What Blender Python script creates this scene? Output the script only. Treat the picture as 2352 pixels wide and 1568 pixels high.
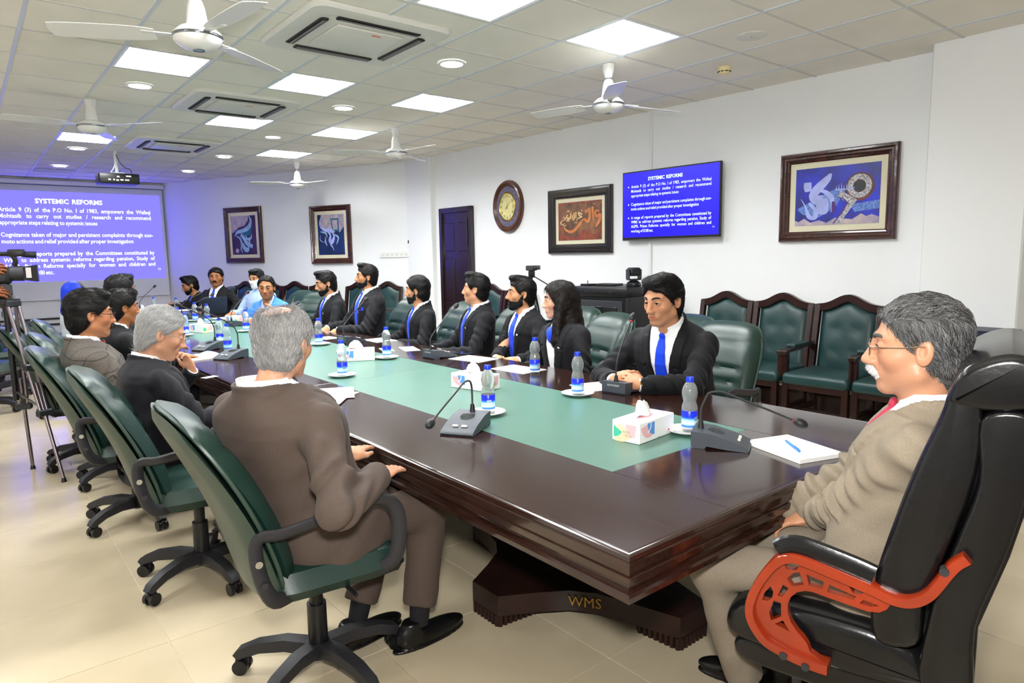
import bpy, bmesh, math, random
import numpy as np
from mathutils import Matrix, Vector, geometry
for o in list(bpy.data.objects): bpy.data.objects.remove(o)
SC = bpy.context.scene; COL = SC.collection
random.seed(7); RNG = np.random.default_rng(7)
PI = math.pi; R = math.radians
# ---------------------------------------------------------------- camera
CAMZ = 1.48; FPX = 1545.0
def cam_rot(y, p, r):
    fw = np.array([math.cos(y)*math.cos(p), math.sin(y)*math.cos(p), math.sin(p)])
    rt = np.array([math.sin(y), -math.cos(y), 0]); up = np.cross(rt, fw)
    c, s = math.cos(r), math.sin(r)
    return np.array([c*rt+s*up, -(-s*rt+c*up), fw])
CR = cam_rot(-0.6822732, -0.12746641, -0.01754218)
cd = bpy.data.cameras.new('camera'); cam = bpy.data.objects.new('camera', cd); COL.objects.link(cam)
cd.sensor_width = 36; cd.lens = FPX/2352*36; cd.clip_start = .05; cd.clip_end = 60
cam.matrix_world = Matrix(((CR[0][0], -CR[1][0], -CR[2][0], 0), (CR[0][1], -CR[1][1], -CR[2][1], 0), (CR[0][2], -CR[1][2], -CR[2][2], CAMZ), (0, 0, 0, 1)))
SC.camera = cam
def ray(px, py): return CR.T @ np.array([(px-1176)/FPX, (py-784)/FPX, 1.0])
def onz(px, py, z): d = ray(px, py); return np.array([0, 0, CAMZ])+d*((z-CAMZ)/d[2])
def onplane(px, py, q, n): d = ray(px, py); o = np.array([0, 0, CAMZ]); return o+d*(((np.array(q)-o)@n)/(d@n))
# ---------------------------------------------------------------- light and exposure
w = bpy.data.worlds.new('world'); SC.world = w; w.use_nodes = True
w.node_tree.nodes['Background'].inputs[0].default_value = (.9, .95, 1, 1); w.node_tree.nodes['Background'].inputs[1].default_value = .3
fl = bpy.data.lights.new('camera_flash', 'AREA'); fl.shape = 'DISK'; fl.size = .16; fl.energy = 95; fl.color = (1, .985, .96)
flo = bpy.data.objects.new('camera_flash', fl); COL.objects.link(flo)
flo.location = np.array([0, 0, CAMZ])-CR[1]*.19+CR[2]*.05
flo.rotation_euler = Matrix(((CR[0][0], -CR[1][0], -CR[2][0]), (CR[0][1], -CR[1][1], -CR[2][1]), (CR[0][2], -CR[1][2], -CR[2][2]))).to_euler()
flo.rotation_euler = (flo.rotation_euler.to_matrix() @ Matrix.Rotation(R(24), 3, 'X')).to_euler()   # flash head tipped up
LAMP = 56.0; DOWN = 40.0
SC.view_settings.view_transform = 'Standard'; SC.view_settings.look = 'None'; SC.view_settings.gamma = 1
SC.view_settings.use_curve_mapping = False; SC.view_settings.exposure = 0.0
SC.cycles.use_denoising = True; SC.cycles.max_bounces = 8; SC.cycles.transparent_max_bounces = 12
SC.cycles.caustics_reflective = False; SC.cycles.caustics_refractive = False
# ---------------------------------------------------------------- helpers: materials
MATS = {}
def srgb(h):
    h = h.lstrip('#'); c = [int(h[i:i+2], 16)/255 for i in (0, 2, 4)]
    return tuple(x/12.92 if x <= .04045 else ((x+.055)/1.055)**2.4 for x in c)
def mat(name, col, rough=.5, metal=0, spec=.5, noise=None, bump=None, coat=0, emis=None, trans=0, ior=1.45, sss=0, sheen=0, col2=None, stretch=None, alpha=1):
    if name in MATS: return MATS[name]
    if isinstance(col, str): col = srgb(col)
    if isinstance(col2, str): col2 = srgb(col2)
    m = bpy.data.materials.new(name); m.use_nodes = True; nt = m.node_tree; b = nt.nodes['Principled BSDF']
    I = b.inputs
    I['Base Color'].default_value = (*col, 1); I['Roughness'].default_value = rough; I['Metallic'].default_value = metal
    I['Specular IOR Level'].default_value = spec; I['Coat Weight'].default_value = coat; I['Coat Roughness'].default_value = .08
    I['IOR'].default_value = ior; I['Transmission Weight'].default_value = trans; I['Alpha'].default_value = alpha
    if sss: I['Subsurface Weight'].default_value = sss; I['Subsurface Radius'].default_value = (.012, .005, .003); I['Subsurface Scale'].default_value = 1
    if sheen: I['Sheen Weight'].default_value = sheen; I['Sheen Roughness'].default_value = .5
    if emis: I['Emission Color'].default_value = (*emis[0], 1); I['Emission Strength'].default_value = emis[1]
    if noise or bump:
        tc = nt.nodes.new('ShaderNodeTexCoord'); src = tc.outputs['Object']
        if stretch:
            mp = nt.nodes.new('ShaderNodeMapping'); mp.inputs['Scale'].default_value = stretch
            nt.links.new(src, mp.inputs[0]); src = mp.outputs[0]
    if noise:
        n = nt.nodes.new('ShaderNodeTexNoise'); n.inputs['Scale'].default_value = noise[0]; n.inputs['Detail'].default_value = 5
        nt.links.new(src, n.inputs['Vector'])
        rp = nt.nodes.new('ShaderNodeValToRGB'); rp.color_ramp.elements[0].position = .3; rp.color_ramp.elements[1].position = .7
        c2 = col2 or tuple(min(1, c*(1+noise[1])) for c in col); c1 = col if col2 else tuple(c*(1-noise[1]) for c in col)
        rp.color_ramp.elements[0].color = (*c1, 1); rp.color_ramp.elements[1].color = (*c2, 1)
        nt.links.new(n.outputs[0], rp.inputs[0]); nt.links.new(rp.outputs[0], I['Base Color'])
    if bump:
        n2 = nt.nodes.new('ShaderNodeTexNoise'); n2.inputs['Scale'].default_value = bump[0]; n2.inputs['Detail'].default_value = 4
        nt.links.new(src, n2.inputs['Vector'])
        bp = nt.nodes.new('ShaderNodeBump'); bp.inputs['Strength'].default_value = bump[1]; bp.inputs['Distance'].default_value = bump[2] if len(bump) > 2 else .01
        nt.links.new(n2.outputs[0], bp.inputs['Height']); nt.links.new(bp.outputs[0], I['Normal'])
    MATS[name] = m; return m
def nodes(m): return m.node_tree, m.node_tree.nodes['Principled BSDF']
# ---------------------------------------------------------------- helpers: meshes
class MB:
    def __init__(s): s.v = []; s.f = []; s.m = []; s.n = 0
    def add(s, vf, mi=0, M=None):
        v, f = vf; v = np.asarray(v, float).reshape(-1, 3)
        if M is not None: M = np.array(M); v = v@M[:3, :3].T+M[:3, 3]
        n = s.n; s.v.append(v); s.f += [[i+n for i in q] for q in f]; s.m += [mi]*len(f); s.n += len(v); return s
    def mesh(s, name, mats, ang=35):
        me = bpy.data.meshes.new(name); V = np.concatenate(s.v) if s.v else np.zeros((0, 3))
        me.from_pydata(V.tolist(), [], s.f)
        for m in (mats if isinstance(mats, (list, tuple)) else [mats]): me.materials.append(m)
        me.polygons.foreach_set('material_index', s.m); me.polygons.foreach_set('use_smooth', [True]*len(s.f))
        me.update()
        if ang and ang < 180: me.set_sharp_from_angle(angle=R(ang))
        return me
    def build(s, name, mats, parent=None, loc=None, rz=0, ang=35):
        return link(name, s.mesh(name, mats, ang), parent, loc, rz)
def link(name, data, parent=None, loc=None, rz=0):
    o = bpy.data.objects.new(name, data); COL.objects.link(o)
    if parent is not None: o.parent = parent
    if loc is not None: o.location = loc
    if rz: o.rotation_euler = (0, 0, rz)
    return o
def tag(o, label, cat, group=None):
    o['label'] = label; o['category'] = cat
    if group: o['group'] = group
    return o
def thing(name, label, cat, loc=(0, 0, 0), rz=0, group=None):
    return tag(link(name, None, None, loc, rz), label, cat, group)
def struct(o): o['kind'] = 'structure'; return o
KIDS = {}
def copy_tree(o, parent=None):
    c = o.copy(); COL.objects.link(c)
    if parent is not None: c.parent = parent
    for ch in list(o.children): copy_tree(ch, c)
    return c
def T(x=0, y=0, z=0, rz=0, rx=0, ry=0, s=1):
    return Matrix.Translation((x, y, z)) @ Matrix.Rotation(rz, 4, 'Z') @ Matrix.Rotation(ry, 4, 'Y') @ Matrix.Rotation(rx, 4, 'X') @ Matrix.Diagonal((s, s, s, 1))
def frame(o, x, y, z):   # matrix with columns x,y,z and origin o
    return Matrix(((x[0], y[0], z[0], o[0]), (x[1], y[1], z[1], o[1]), (x[2], y[2], z[2], o[2]), (0, 0, 0, 1)))
def box(c, s):
    x, y, z = c; a, b, d = s[0]/2, s[1]/2, s[2]/2
    v = [(x+i*a, y+j*b, z+k*d) for i in (-1, 1) for j in (-1, 1) for k in (-1, 1)]
    return v, [(0, 1, 3, 2), (4, 6, 7, 5), (0, 4, 5, 1), (2, 3, 7, 6), (0, 2, 6, 4), (1, 5, 7, 3)]
def hull(pts):
    bm = bmesh.new()
    for p in pts: bm.verts.new(p)
    r = bmesh.ops.convex_hull(bm, input=bm.verts)
    bmesh.ops.delete(bm, geom=[g for g in r['geom_interior'] if isinstance(g, bmesh.types.BMVert)], context='VERTS')
    bmesh.ops.dissolve_limit(bm, angle_limit=.02, verts=bm.verts, edges=bm.edges)
    bmesh.ops.recalc_face_normals(bm, faces=bm.faces)
    bm.verts.index_update(); v = [tuple(x.co) for x in bm.verts]; f = [[x.index for x in q.verts] for q in bm.faces]; bm.free()
    return v, f
def rbox(c, s, r=.01, n=2):
    pts = []; r = min(r, min(s)/2*.98)
    for i in (-1, 1):
        for j in (-1, 1):
            for k in (-1, 1):
                for a in range(n+1):
                    for b in range(n+1):
                        t, p = a/n*PI/2, b/n*PI/2
                        pts.append((c[0]+i*(s[0]/2-r+r*math.cos(t)*math.cos(p)), c[1]+j*(s[1]/2-r+r*math.cos(t)*math.sin(p)), c[2]+k*(s[2]/2-r+r*math.sin(t))))
    return hull(list(set((round(x, 6), round(y, 6), round(z, 6)) for x, y, z in pts)))
def ring(n, r=1, ph=0): return [(r*math.cos(2*PI*i/n+ph), r*math.sin(2*PI*i/n+ph)) for i in range(n)]
def loft(rings, caps=True, closed=False):   # list of equal-length rings of 3d points
    n = len(rings[0]); v = [p for r_ in rings for p in r_]; f = []
    m = len(rings)
    for i in range(m if closed else m-1):
        a, b = i*n, ((i+1) % m)*n
        for j in range(n): k = (j+1) % n; f.append((a+j, a+k, b+k, b+j))
    if caps and not closed: f.append(tuple(range(n))[::-1]); f.append(tuple(range((m-1)*n, m*n)))
    return v, f
def lathe(prof, n=20, caps=True):
    return loft([[(r*c, r*s, z) for c, s in ring(n)] for r, z in prof], caps)
def cyl(p0, p1, r0, r1=None, n=14):
    p0 = np.array(p0, float); p1 = np.array(p1, float); r1 = r0 if r1 is None else r1
    d = p1-p0; d /= np.linalg.norm(d); a = np.cross(d, [0, 0, 1] if abs(d[2]) < .9 else [1, 0, 0]); a /= np.linalg.norm(a); b = np.cross(d, a)
    return loft([[p+r*(c*a+s*b) for c, s in ring(n)] for p, r in ((p0, r0), (p1, r1))])
def smooth(pts, k=4, closed=False):
    P = np.array(pts, float); n = len(P); out = []
    rng = range(n if closed else n-1)
    for i in rng:
        g = (lambda j: P[j % n]) if closed else (lambda j: P[min(max(j, 0), n-1)])
        a, b, c, d = g(i-1), g(i), g(i+1), g(i+2)
        for t in np.arange(k)/k: out.append(.5*((2*b)+(c-a)*t+(2*a-5*b+4*c-d)*t*t+(3*b-a-3*c+d)*t**3))
    if not closed: out.append(P[-1])
    return out
def tube(path, r, n=8, sec=None, up=None, caps=True, closed=False):   # sweep circle or section along path; r scalar/list
    P = np.array(path, float); m = len(P); rs = r if hasattr(r, '__len__') else [r]*m; rings = []; pa = None
    for i in range(m):
        if closed: d = P[(i+1) % m]-P[i-1]
        else: d = P[min(i+1, m-1)]-P[max(i-1, 0)]
        d = d/np.linalg.norm(d)
        if up is not None: a = np.cross(d, up); a /= np.linalg.norm(a)
        elif pa is None: a = np.cross(d, [0, 0, 1] if abs(d[2]) < .9 else [1, 0, 0]); a /= np.linalg.norm(a)
        else: a = pa-d*(pa@d); a /= np.linalg.norm(a)
        pa = a; b = np.cross(d, a)
        rings.append([P[i]+rs[i]*(c*a+s*b) for c, s in (sec or ring(n))])
    return loft(rings, caps, closed)
def prism(poly, h, holes=()):   # polygon(s) in xy extruded along z from 0 to h
    loops = [list(poly)]+[list(q) for q in holes]; flat = [p for l in loops for p in l]; n = len(flat)
    tri = geometry.tessellate_polygon([[Vector((x, y, 0)) for x, y in l] for l in loops])
    v = [(x, y, 0) for x, y in flat]+[(x, y, h) for x, y in flat]
    f = [t[::-1] for t in tri]+[tuple(i+n for i in t) for t in tri]; k = 0
    for l in loops:
        m = len(l); f += [(k+i, k+(i+1) % m, k+(i+1) % m+n, k+i+n) for i in range(m)]; k += m
    return v, f
def pad(W, Hh, thick, bend=lambda u, v: 0, width=lambda v: 1, nu=14, nv=16, p=4, back=.35, top=lambda u: 0, rnd=.09):
    # cushion in xz plane, front towards +y. W,Hh half sizes
    rows = []
    g = []
    for j in range(nv+1):
        v = -1+2*j/nv
        for i in range(nu+1):
            u = -1+2*i/nu; g.append((u, v))
    def pt(u, v, side):
        x = u*W*width(v)*(1-rnd*abs(v)**6); z = v*Hh*(1-rnd*W/Hh*abs(u)**6)+top(u)*(v+1)/2
        e = max(0, 1-abs(u)**p)**.5*max(0, 1-abs(v)**p)**.5
        return (x, bend(u, v)+(thick*e if side else -thick*back*e), z)
    n = len(g); vs = [pt(u, v, 1) for u, v in g]+[pt(u, v, 0) for u, v in g]; f = []
    for j in range(nv):
        for i in range(nu):
            a = j*(nu+1)+i; b = a+1; c = b+nu+1; d = a+nu+1
            f.append((a, d, c, b)); f.append((n+a, n+b, n+c, n+d))
    bd = [i for i in range(nu+1)]+[j*(nu+1)+nu for j in range(1, nv+1)]+[nv*(nu+1)+i for i in range(nu-1, -1, -1)]+[j*(nu+1) for j in range(nv-1, 0, -1)]
    m = len(bd)
    for i in range(m): a, b = bd[i], bd[(i+1) % m]; f.append((a, b, n+b, n+a))
    return vs, f
def sphere(c, r, nu=16, nv=10):
    r = r if hasattr(r, '__len__') else (r, r, r)
    rings = [[(c[0]+r[0]*math.sin(PI*j/nv)*x, c[1]+r[1]*math.sin(PI*j/nv)*y, c[2]-r[2]*math.cos(PI*j/nv)) for x, y in ring(nu)] for j in range(1, nv)]
    v, f = loft(rings, False); n = len(v); v = list(v)+[(c[0], c[1], c[2]-r[2]), (c[0], c[1], c[2]+r[2])]
    for i in range(nu): f.append((n, (i+1) % nu, i)); k = (nv-2)*nu; f.append((n+1, k+i, k+(i+1) % nu))
    return v, f
TXT = {}
def text(body, size=1, bold=0, width=None, align='L', shear=0):
    key = (body, bold, shear)
    if key not in TXT:
        c = bpy.data.curves.new('t', 'FONT'); c.body = body; c.size = 1; c.offset = bold; c.resolution_u = 2; c.shear = shear
        o = bpy.data.objects.new('t', c); COL.objects.link(o); dg = bpy.context.evaluated_depsgraph_get()
        me = bpy.data.meshes.new_from_object(o.evaluated_get(dg))
        V = np.array([v.co[:] for v in me.vertices]); Fc = [list(p.vertices) for p in me.polygons]
        bpy.data.objects.remove(o); bpy.data.curves.remove(c); bpy.data.meshes.remove(me); TXT[key] = (V, Fc)
    V, Fc = TXT[key]; V = V.copy()
    if not len(V): return V, Fc
    V[:, 0] -= V[:, 0].min(); w_ = V[:, 0].max(); V = V*size
    if width: V[:, 0] *= width/(w_*size)
    W_ = V[:, 0].max()
    if align == 'C': V[:, 0] -= W_/2
    if align == 'R': V[:, 0] -= W_
    return V, Fc
def stroke(pts, k=5):   # variable-width brush ribbon: (x,y,w)
    S = smooth(pts, k); v = []; f = []
    for i in range(len(S)):
        d = S[min(i+1, len(S)-1)][:2]-S[max(i-1, 0)][:2]; d = d/(np.linalg.norm(d)+1e-9); n_ = np.array([-d[1], d[0]])*max(S[i][2], .0005)/2
        v += [(*(S[i][:2]+n_), 0), (*(S[i][:2]-n_), 0)]
    for i in range(len(S)-1): f.append((2*i, 2*i+1, 2*i+3, 2*i+2))
    return v, f
# ================================================================ the room
CEIL = 2.926
M_wall = mat('wall_paint', '#f3f5f6', .55, noise=(.7, .015), bump=(60, .03, .002))
M_tile_c = mat('ceiling_tile_board', '#ece7dc', .8, noise=(1.3, .05), bump=(220, .15, .002))
M_bar = mat('ceiling_grid_metal', '#cfd4da', .4)
M_bar2 = mat('ceiling_grid_cross', '#d2d0ca', .6)
M_grout = mat('floor_grout', '#e6dcc6', .6)
M_floor = mat('floor_porcelain', '#bdae92', .2, noise=(1.3, .1), col2='#d3c5a9', bump=(5, .03, .01), spec=.5)
M_skirt = mat('skirting_tile', '#3a2a25', .25)
M_white = mat('white_plastic', '#eef0ee', .35)
M_offw = mat('offwhite_plastic', '#dcdad2', .4)
M_black = mat('black_plastic', '#131315', .38)
M_dgrey = mat('dark_grey_plastic', '#2b2d31', .45)
M_chrome = mat('chrome_metal', '#c9ccd0', .18, 1)
M_steel = mat('brushed_steel', '#8f8a88', .3, 1)
M_wood = mat('dark_walnut', '#2b1510', .22, noise=(7, .35), stretch=(1, 12, 12), coat=.4)
M_frameb = mat('black_lacquer_wood', '#150f12', .25, noise=(9, .3), coat=.4)
M_framer = mat('mahogany_lacquer', '#3a1a14', .22, noise=(8, .3), coat=.5)
# --- floor
fb = MB().add(box((6, -1.7, -.03), (18.4, 9.2, .05))); FLOOR = struct(fb.build('floor', M_grout))
FX = [2.78+.6*k for k in range(-4, 21)]; FY = [-.5-.61*k for k in range(-5, 10)]
tm = MB().add(rbox((.2985, .3035, -.005), (.597, .607, .01), .0012, 1)).mesh('floor_tile', M_floor)
rest = MB()
for i, x in enumerate(FX[:-1]):
    for j, y in enumerate(FY):
        if .3 < x < 10.6 and -4.2 < y-.3 < 1.5: link('floor_tile', tm, FLOOR, (x+.0015, y-.61+.0015, 0))
        elif y-.61 > -6.3: rest.add(rbox((x+.3, y-.305, -.005), (.597, .607, .01), .0012, 1))
for x in (-.82, -1.42, -2.02): rest.add(box((x+.3+.0, -1.7, -.005), (.597, 8.4, .01)))
rb = rest.build('floor_tile_remainder', M_floor, FLOOR); rb['kind'] = 'stuff'
# --- ceiling grid
CX = [.6, 1.2, 1.8, 2.365, 2.935, 3.505, 4.08, 4.68, 5.3, 5.92, 6.55, 7.19, 7.83, 8.47, 9.1, 9.74, 10.38, 11.02, 11.66, 12.3, 12.94, 13.58, 14.22]
CY = [-5.9, -5.23, -4.57, -3.94, -3.32, -2.72, -2.14, -1.575, -1.0, -.42, .16, .75, 1.33]
CE = struct(MB().add(box((6, -1.9, CEIL+.06), (18.4, 9, .04))).build('ceiling', M_wall))
lamps = [(4, 3), (4, 5), (8, 7), (8, 5), (8, 3), (11, 5), (11, 3), (14, 7), (14, 3), (4, 7), (4, 10), (8, 10), (11, 10)]
tmesh = {}
for i in range(len(CX)-1):
    for j in range(len(CY)-1):
        if (i, j) in lamps: continue
        sx, sy = round(CX[i+1]-CX[i], 3), round(CY[j+1]-CY[j], 3)
        if (sx, sy) not in tmesh: tmesh[sx, sy] = MB().add(rbox((0, 0, .009), (sx-.014, sy-.014, .018), .003, 1)).mesh('ceiling_tile', M_tile_c)
        link('ceiling_tile', tmesh[sx, sy], CE, ((CX[i]+CX[i+1])/2, (CY[j]+CY[j+1])/2, CEIL+random.uniform(-.001, .003)))
far = MB()
for x0, x1, y0, y1 in ((-3, .6, -5.9, 2.4), (.6, 14.3, 1.33, 2.4)): far.add(box(((x0+x1)/2, (y0+y1)/2, CEIL+.012), (x1-x0, y1-y0, .018)))
far.build('ceiling_board_remainder', M_tile_c, CE)
for y in CY[1:]: MB().add(box((6.9, 0, 0), (15.2, .022, .012))).build('grid_bar', M_bar, CE, (0, y, CEIL+.001))
for x in CX: MB().add(box((0, -2.2, 0), (.02, 7.2, .012))).build('grid_bar', M_bar2, CE, (x, 0, CEIL+.0022))
# --- walls
WK = .043
def wall_y(x): return -5.65+WK*(x-4.8)
def slab(p, q, z0, z1, t, name, m, inward):
    p = np.array(p, float); q = np.array(q, float); n = np.array([-(q-p)[1], (q-p)[0]]); n /= np.linalg.norm(n)
    if n@(np.array(inward)-p) > 0: n = -n
    r_ = [p, q, q+n*t, p+n*t]
    v = [(a[0], a[1], z) for z in (z0, z1) for a in r_]
    return MB().add((v, [(0, 1, 2, 3), (4, 7, 6, 5), (0, 4, 5, 1), (1, 5, 6, 2), (2, 6, 7, 3), (3, 7, 4, 0)])).build(name, m)
ZT = CEIL+.05
struct(slab((-3, wall_y(-3)), (9.3, wall_y(9.3)), 0, ZT, .2, 'wall_right', M_wall, (3, 0)))
FA = np.array([9.13, -5.44]); FBp = np.array([14.2, -3.08])
struct(slab(FA, FBp, 0, ZT, .2, 'wall_angled', M_wall, (5, 0)))
struct(slab((14.2, -3.3), (14.2, 2.4), 0, ZT, .2, 'wall_far', M_wall, (5, 0)))
struct(slab((-3, 2.3), (14.4, 2.3), 0, ZT, .2, 'wall_left', M_wall, (5, 0)))
struct(slab((-2.6, -6.2), (-2.6, 2.4), 0, ZT, .2, 'wall_back', M_wall, (5, 0)))
struct(MB().add(rbox((8.84, -5.56, ZT/2), (.7, .3, ZT), .01, 1)).build('wall_right_pier', M_wall))
yp = wall_y(1.7)
struct(MB().add(rbox((1.68, yp+.02, ZT/2), (.62, .42, ZT), .01, 1)).build('wall_right_column', M_wall))
struct(slab((1.99, wall_y(1.99)+.016), (7.7, wall_y(7.7)+.016), 0, .26, .015, 'baseboard_right', M_skirt, (3, 0)))
u_ = (FBp-FA)/np.linalg.norm(FBp-FA)
struct(slab(FA+np.array([-u_[1], u_[0]])*.016, FBp+np.array([-u_[1], u_[0]])*.016, 0, .26, .015, 'baseboard_angled', M_skirt, (5, 0)))
struct(MB().add(box((14.19, -.4, .13), (.016, 5.3, .26))).build('baseboard_far', M_skirt))
# --- wall frames (x to the viewer's right, y up, z into the room)
nR = np.array([-WK, 1, 0])/math.hypot(WK, 1); uR = np.array([-1, -WK, 0])/math.hypot(WK, 1)
nA = np.array([-u_[1], u_[0], 0]); uA = np.array([-u_[0], -u_[1], 0])
WALLS = {'R': ((4.8, -5.65, 0), uR, nR), 'A': ((*FA, 0), uA, nA), 'F': ((14.2, 0, 0), np.array([0, -1, 0]), np.array([-1, 0, 0]))}
def onwall(w, px, py, off=0): q, u, n = WALLS[w]; return onplane(px, py, np.array(q)+n*off, n)
def wall_rect(w, pts, off=.0):   # corners TL,TR,BR,BL in pixels -> frame at centre, width, height
    q, u, n = WALLS[w]; P = [onwall(w, *p, off) for p in pts]; c = sum(P)/4-n*off
    wd = ((P[1]-P[0])@u+(P[2]-P[3])@u)/2; h = (P[0][2]+P[1][2]-P[2][2]-P[3][2])/2
    return frame(c, u, (0, 0, 1), n), wd, h
def put(o, Mx): o.matrix_world = Mx; return o
# --- door
P0 = onwall('R', 1015, 480); P1 = onwall('R', 1088, 472); dh = (P0[2]+P1[2])/2; dw = abs((P1-P0)@uR)
M_door = mat('door_dark_wood', '#1f1210', .3, noise=(6, .3), stretch=(6, 6, 1), coat=.3)
D = struct(put(link('door_1', None), frame(((P0+P1)/2*np.array([1, 1, 0])), uR, (0, 0, 1), nR)))
fr = MB()
for s in (-1, 1): fr.add(rbox((s*(dw/2-.03), dh/2, .03), (.06, dh, .07), .006, 1))
fr.add(rbox((0, dh-.035, .03), (dw, .07, .07), .006, 1)).build('door_frame', M_door, D)
lf = MB().add(box((0, (dh-.07)/2, .015), (dw-.12, dh-.07, .03))); leaf = lf.build('door_leaf', M_door, D)
for z0, z1 in ((.15, .75), (.85, 1.45), (1.55, 1.95)):
    for s in (-1, 1): MB().add(rbox((s*.165, (z0+z1)/2, .033), (.22, z1-z0, .018), .008, 1)).build('door_panel', M_door, leaf)
MB().add(cyl((.28, 1.0, .03), (.28, 1.0, .08), .012)).add(cyl((.28, 1.0, .075), (.17, 1.0, .075), .009)).build('door_handle', M_chrome, leaf)
MB().add(cyl((.27, 1.62, .05), (.27, 2.0, .05), .014)).build('door_closer_rod', M_black, leaf)
# --- surface cable duct on the right wall, switches
c0 = onwall('R', 1497, 256); cdz = MB().add(rbox((0, 1.5, .01), (.038, CEIL-.35-.02, .02), .004, 1))
put(tag(cdz.build('cable_duct', M_white), 'thin white cable duct running up the wall behind the wall television', 'cable duct'), frame((c0[0], c0[1], .12), uR, (0, 0, 1), nR))
for w_, pts, lab, nm, k in (('A', ((873, 579), (944, 577), (944, 590), (873, 592)), 'long white switch plate on the wall between picture and pier', 'switch_plate', 6),
                        ('A', ((936, 549), (943, 549), (944, 570), (937, 570)), 'small white remote control in holder above the long switch plate', 'remote_control', 1),
                        ('F', ((381, 541), (390, 541), (390, 554), (381, 554)), 'upper small switch box in the corner beside the projected slide', 'switch_box', 1),
                        ('F', ((386, 612), (398, 612), (398, 622), (386, 622)), 'lower white socket box in the corner beside the projected slide', 'socket_box', 1)):
    Mx, wd, h = wall_rect(w_, pts); t = put(thing(nm, lab, nm.replace('_', ' ')), Mx)
    MB().add(rbox((0, 0, .01), (wd, h, .02), .004, 1)).build('plate', M_white, t)
    for i in range(k): MB().add(rbox(((i+.5)/k*wd*.9-wd*.45, 0 if k > 1 else h*.2, .021), (wd/k*.4, h*.35, .006), .002, 1)).build('switch' if k > 1 else 'display', M_offw if k > 1 else M_dgrey, t)
# --- ceiling lights
M_emit = mat('lamp_glow', (1, 1, 1), .5, emis=((.97, .99, 1.0), LAMP))
M_emd = mat('downlight_glow', (1, 1, 1), .5, emis=((.97, .99, 1), DOWN))
M_louv = mat('louver_aluminium', '#eceeee', .3, .0)
names = {(4, 7): 'square ceiling light just above the top edge of view near the first fan', (4, 10): 'square ceiling light of the left row above the camera side', (8, 10): 'square ceiling light of the left row, second from the camera side', (11, 10): 'square ceiling light of the left row, third from the camera side', (4, 3): 'nearest louvred ceiling light above the near right side of the table', (4, 5): 'louvred ceiling light at the top edge beside the nearest ceiling cassette',
 (8, 7): 'bright square ceiling light beyond the nearest fan on the left', (8, 5): 'bright square ceiling light between the two nearest cassettes, middle column',
 (8, 3): 'bright square ceiling light right of the middle column, second row', (11, 5): 'diamond louvred ceiling light just beyond the middle ceiling cassette', (11, 3): 'square ceiling light in front of the far right fan stem',
 (14, 7): 'square ceiling light on the far left above the projected slide', (14, 3): 'farthest square ceiling light near the angled wall'}
lpm = MB().add(box((0, 0, 0), (.5, .5, .004))).mesh('lamp_panel', M_emit)
for (i, j) in lamps:
    x, y = (CX[i]+CX[i+1])/2, (CY[j]+CY[j+1])/2; sx, sy = CX[i+1]-CX[i]-.02, CY[j+1]-CY[j]-.02
    t = thing('ceiling_light', names.get((i, j), 'square ceiling light in the left rows out of view'), 'ceiling light', (x, y, CEIL), 0, 'square louvred ceiling lights')
    f = MB()
    for a in (-1, 1): f.add(box((a*(sx/2-.01), 0, .012), (.02, sy, .03))).add(box((0, a*(sy/2-.01), .012), (sx-.04, .02, .03)))
    f.build('frame', M_louv, t)
    p_ = link('lamp_panel', lpm, t, (0, 0, .03)); p_.scale = ((sx-.05)/.5, (sy-.05)/.5, 1)
    for k in range(1, 4):
        MB().add(hull([(a*(sx/2-.022), k*sy/4-sy/2+b, z) for a in (-1, 1) for b, z in ((-.004, .022), (.004, .022), (0, .001))])).build('louver_blade', M_louv, t)
        MB().add(hull([(k*sx/4-sx/2+b, a*(sy/2-.022), z) for a in (-1, 1) for b, z in ((-.003, .0225), (.003, .0225), (0, .002))])).build('louver_blade', M_louv, t)
dl = [(2.65, -3.02, 'round downlight at the very top edge'), (4.38, -3.02, 'nearest round downlight right of the large ceiling cassette'), (6.24, -3.02, 'round downlight in the middle of the right downlight row'), (8.15, -3.02, 'round downlight above the far right fan'), (10.06, -3.02, 'round downlight second from the angled wall'), (11.98, -3.02, 'farthest round downlight in the right row'),
      (6.4, -1.29, 'round downlight below the bright square light on the left'), (10.3, -1.3, 'round downlight beside the far left square light'), (12.25, -1.3, 'farthest round downlight above the projection screen')]
d0 = None
for x, y, lab in dl:
    if d0 is None:
        d0 = thing('downlight', lab, 'downlight', (x, y, CEIL), 0, 'round ceiling downlights')
        MB().add(lathe([(.1, .0), (.105, -.006), (.085, -.012), (.08, -.004)], 28, False)).build('trim_ring', M_white, d0)
        MB().add(lathe([(.001, -.004), (.081, -.004)], 28, False)).build('lens', M_emd, d0)
    else:
        c = copy_tree(d0); c.location = (x, y, CEIL); c['label'] = lab
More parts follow.
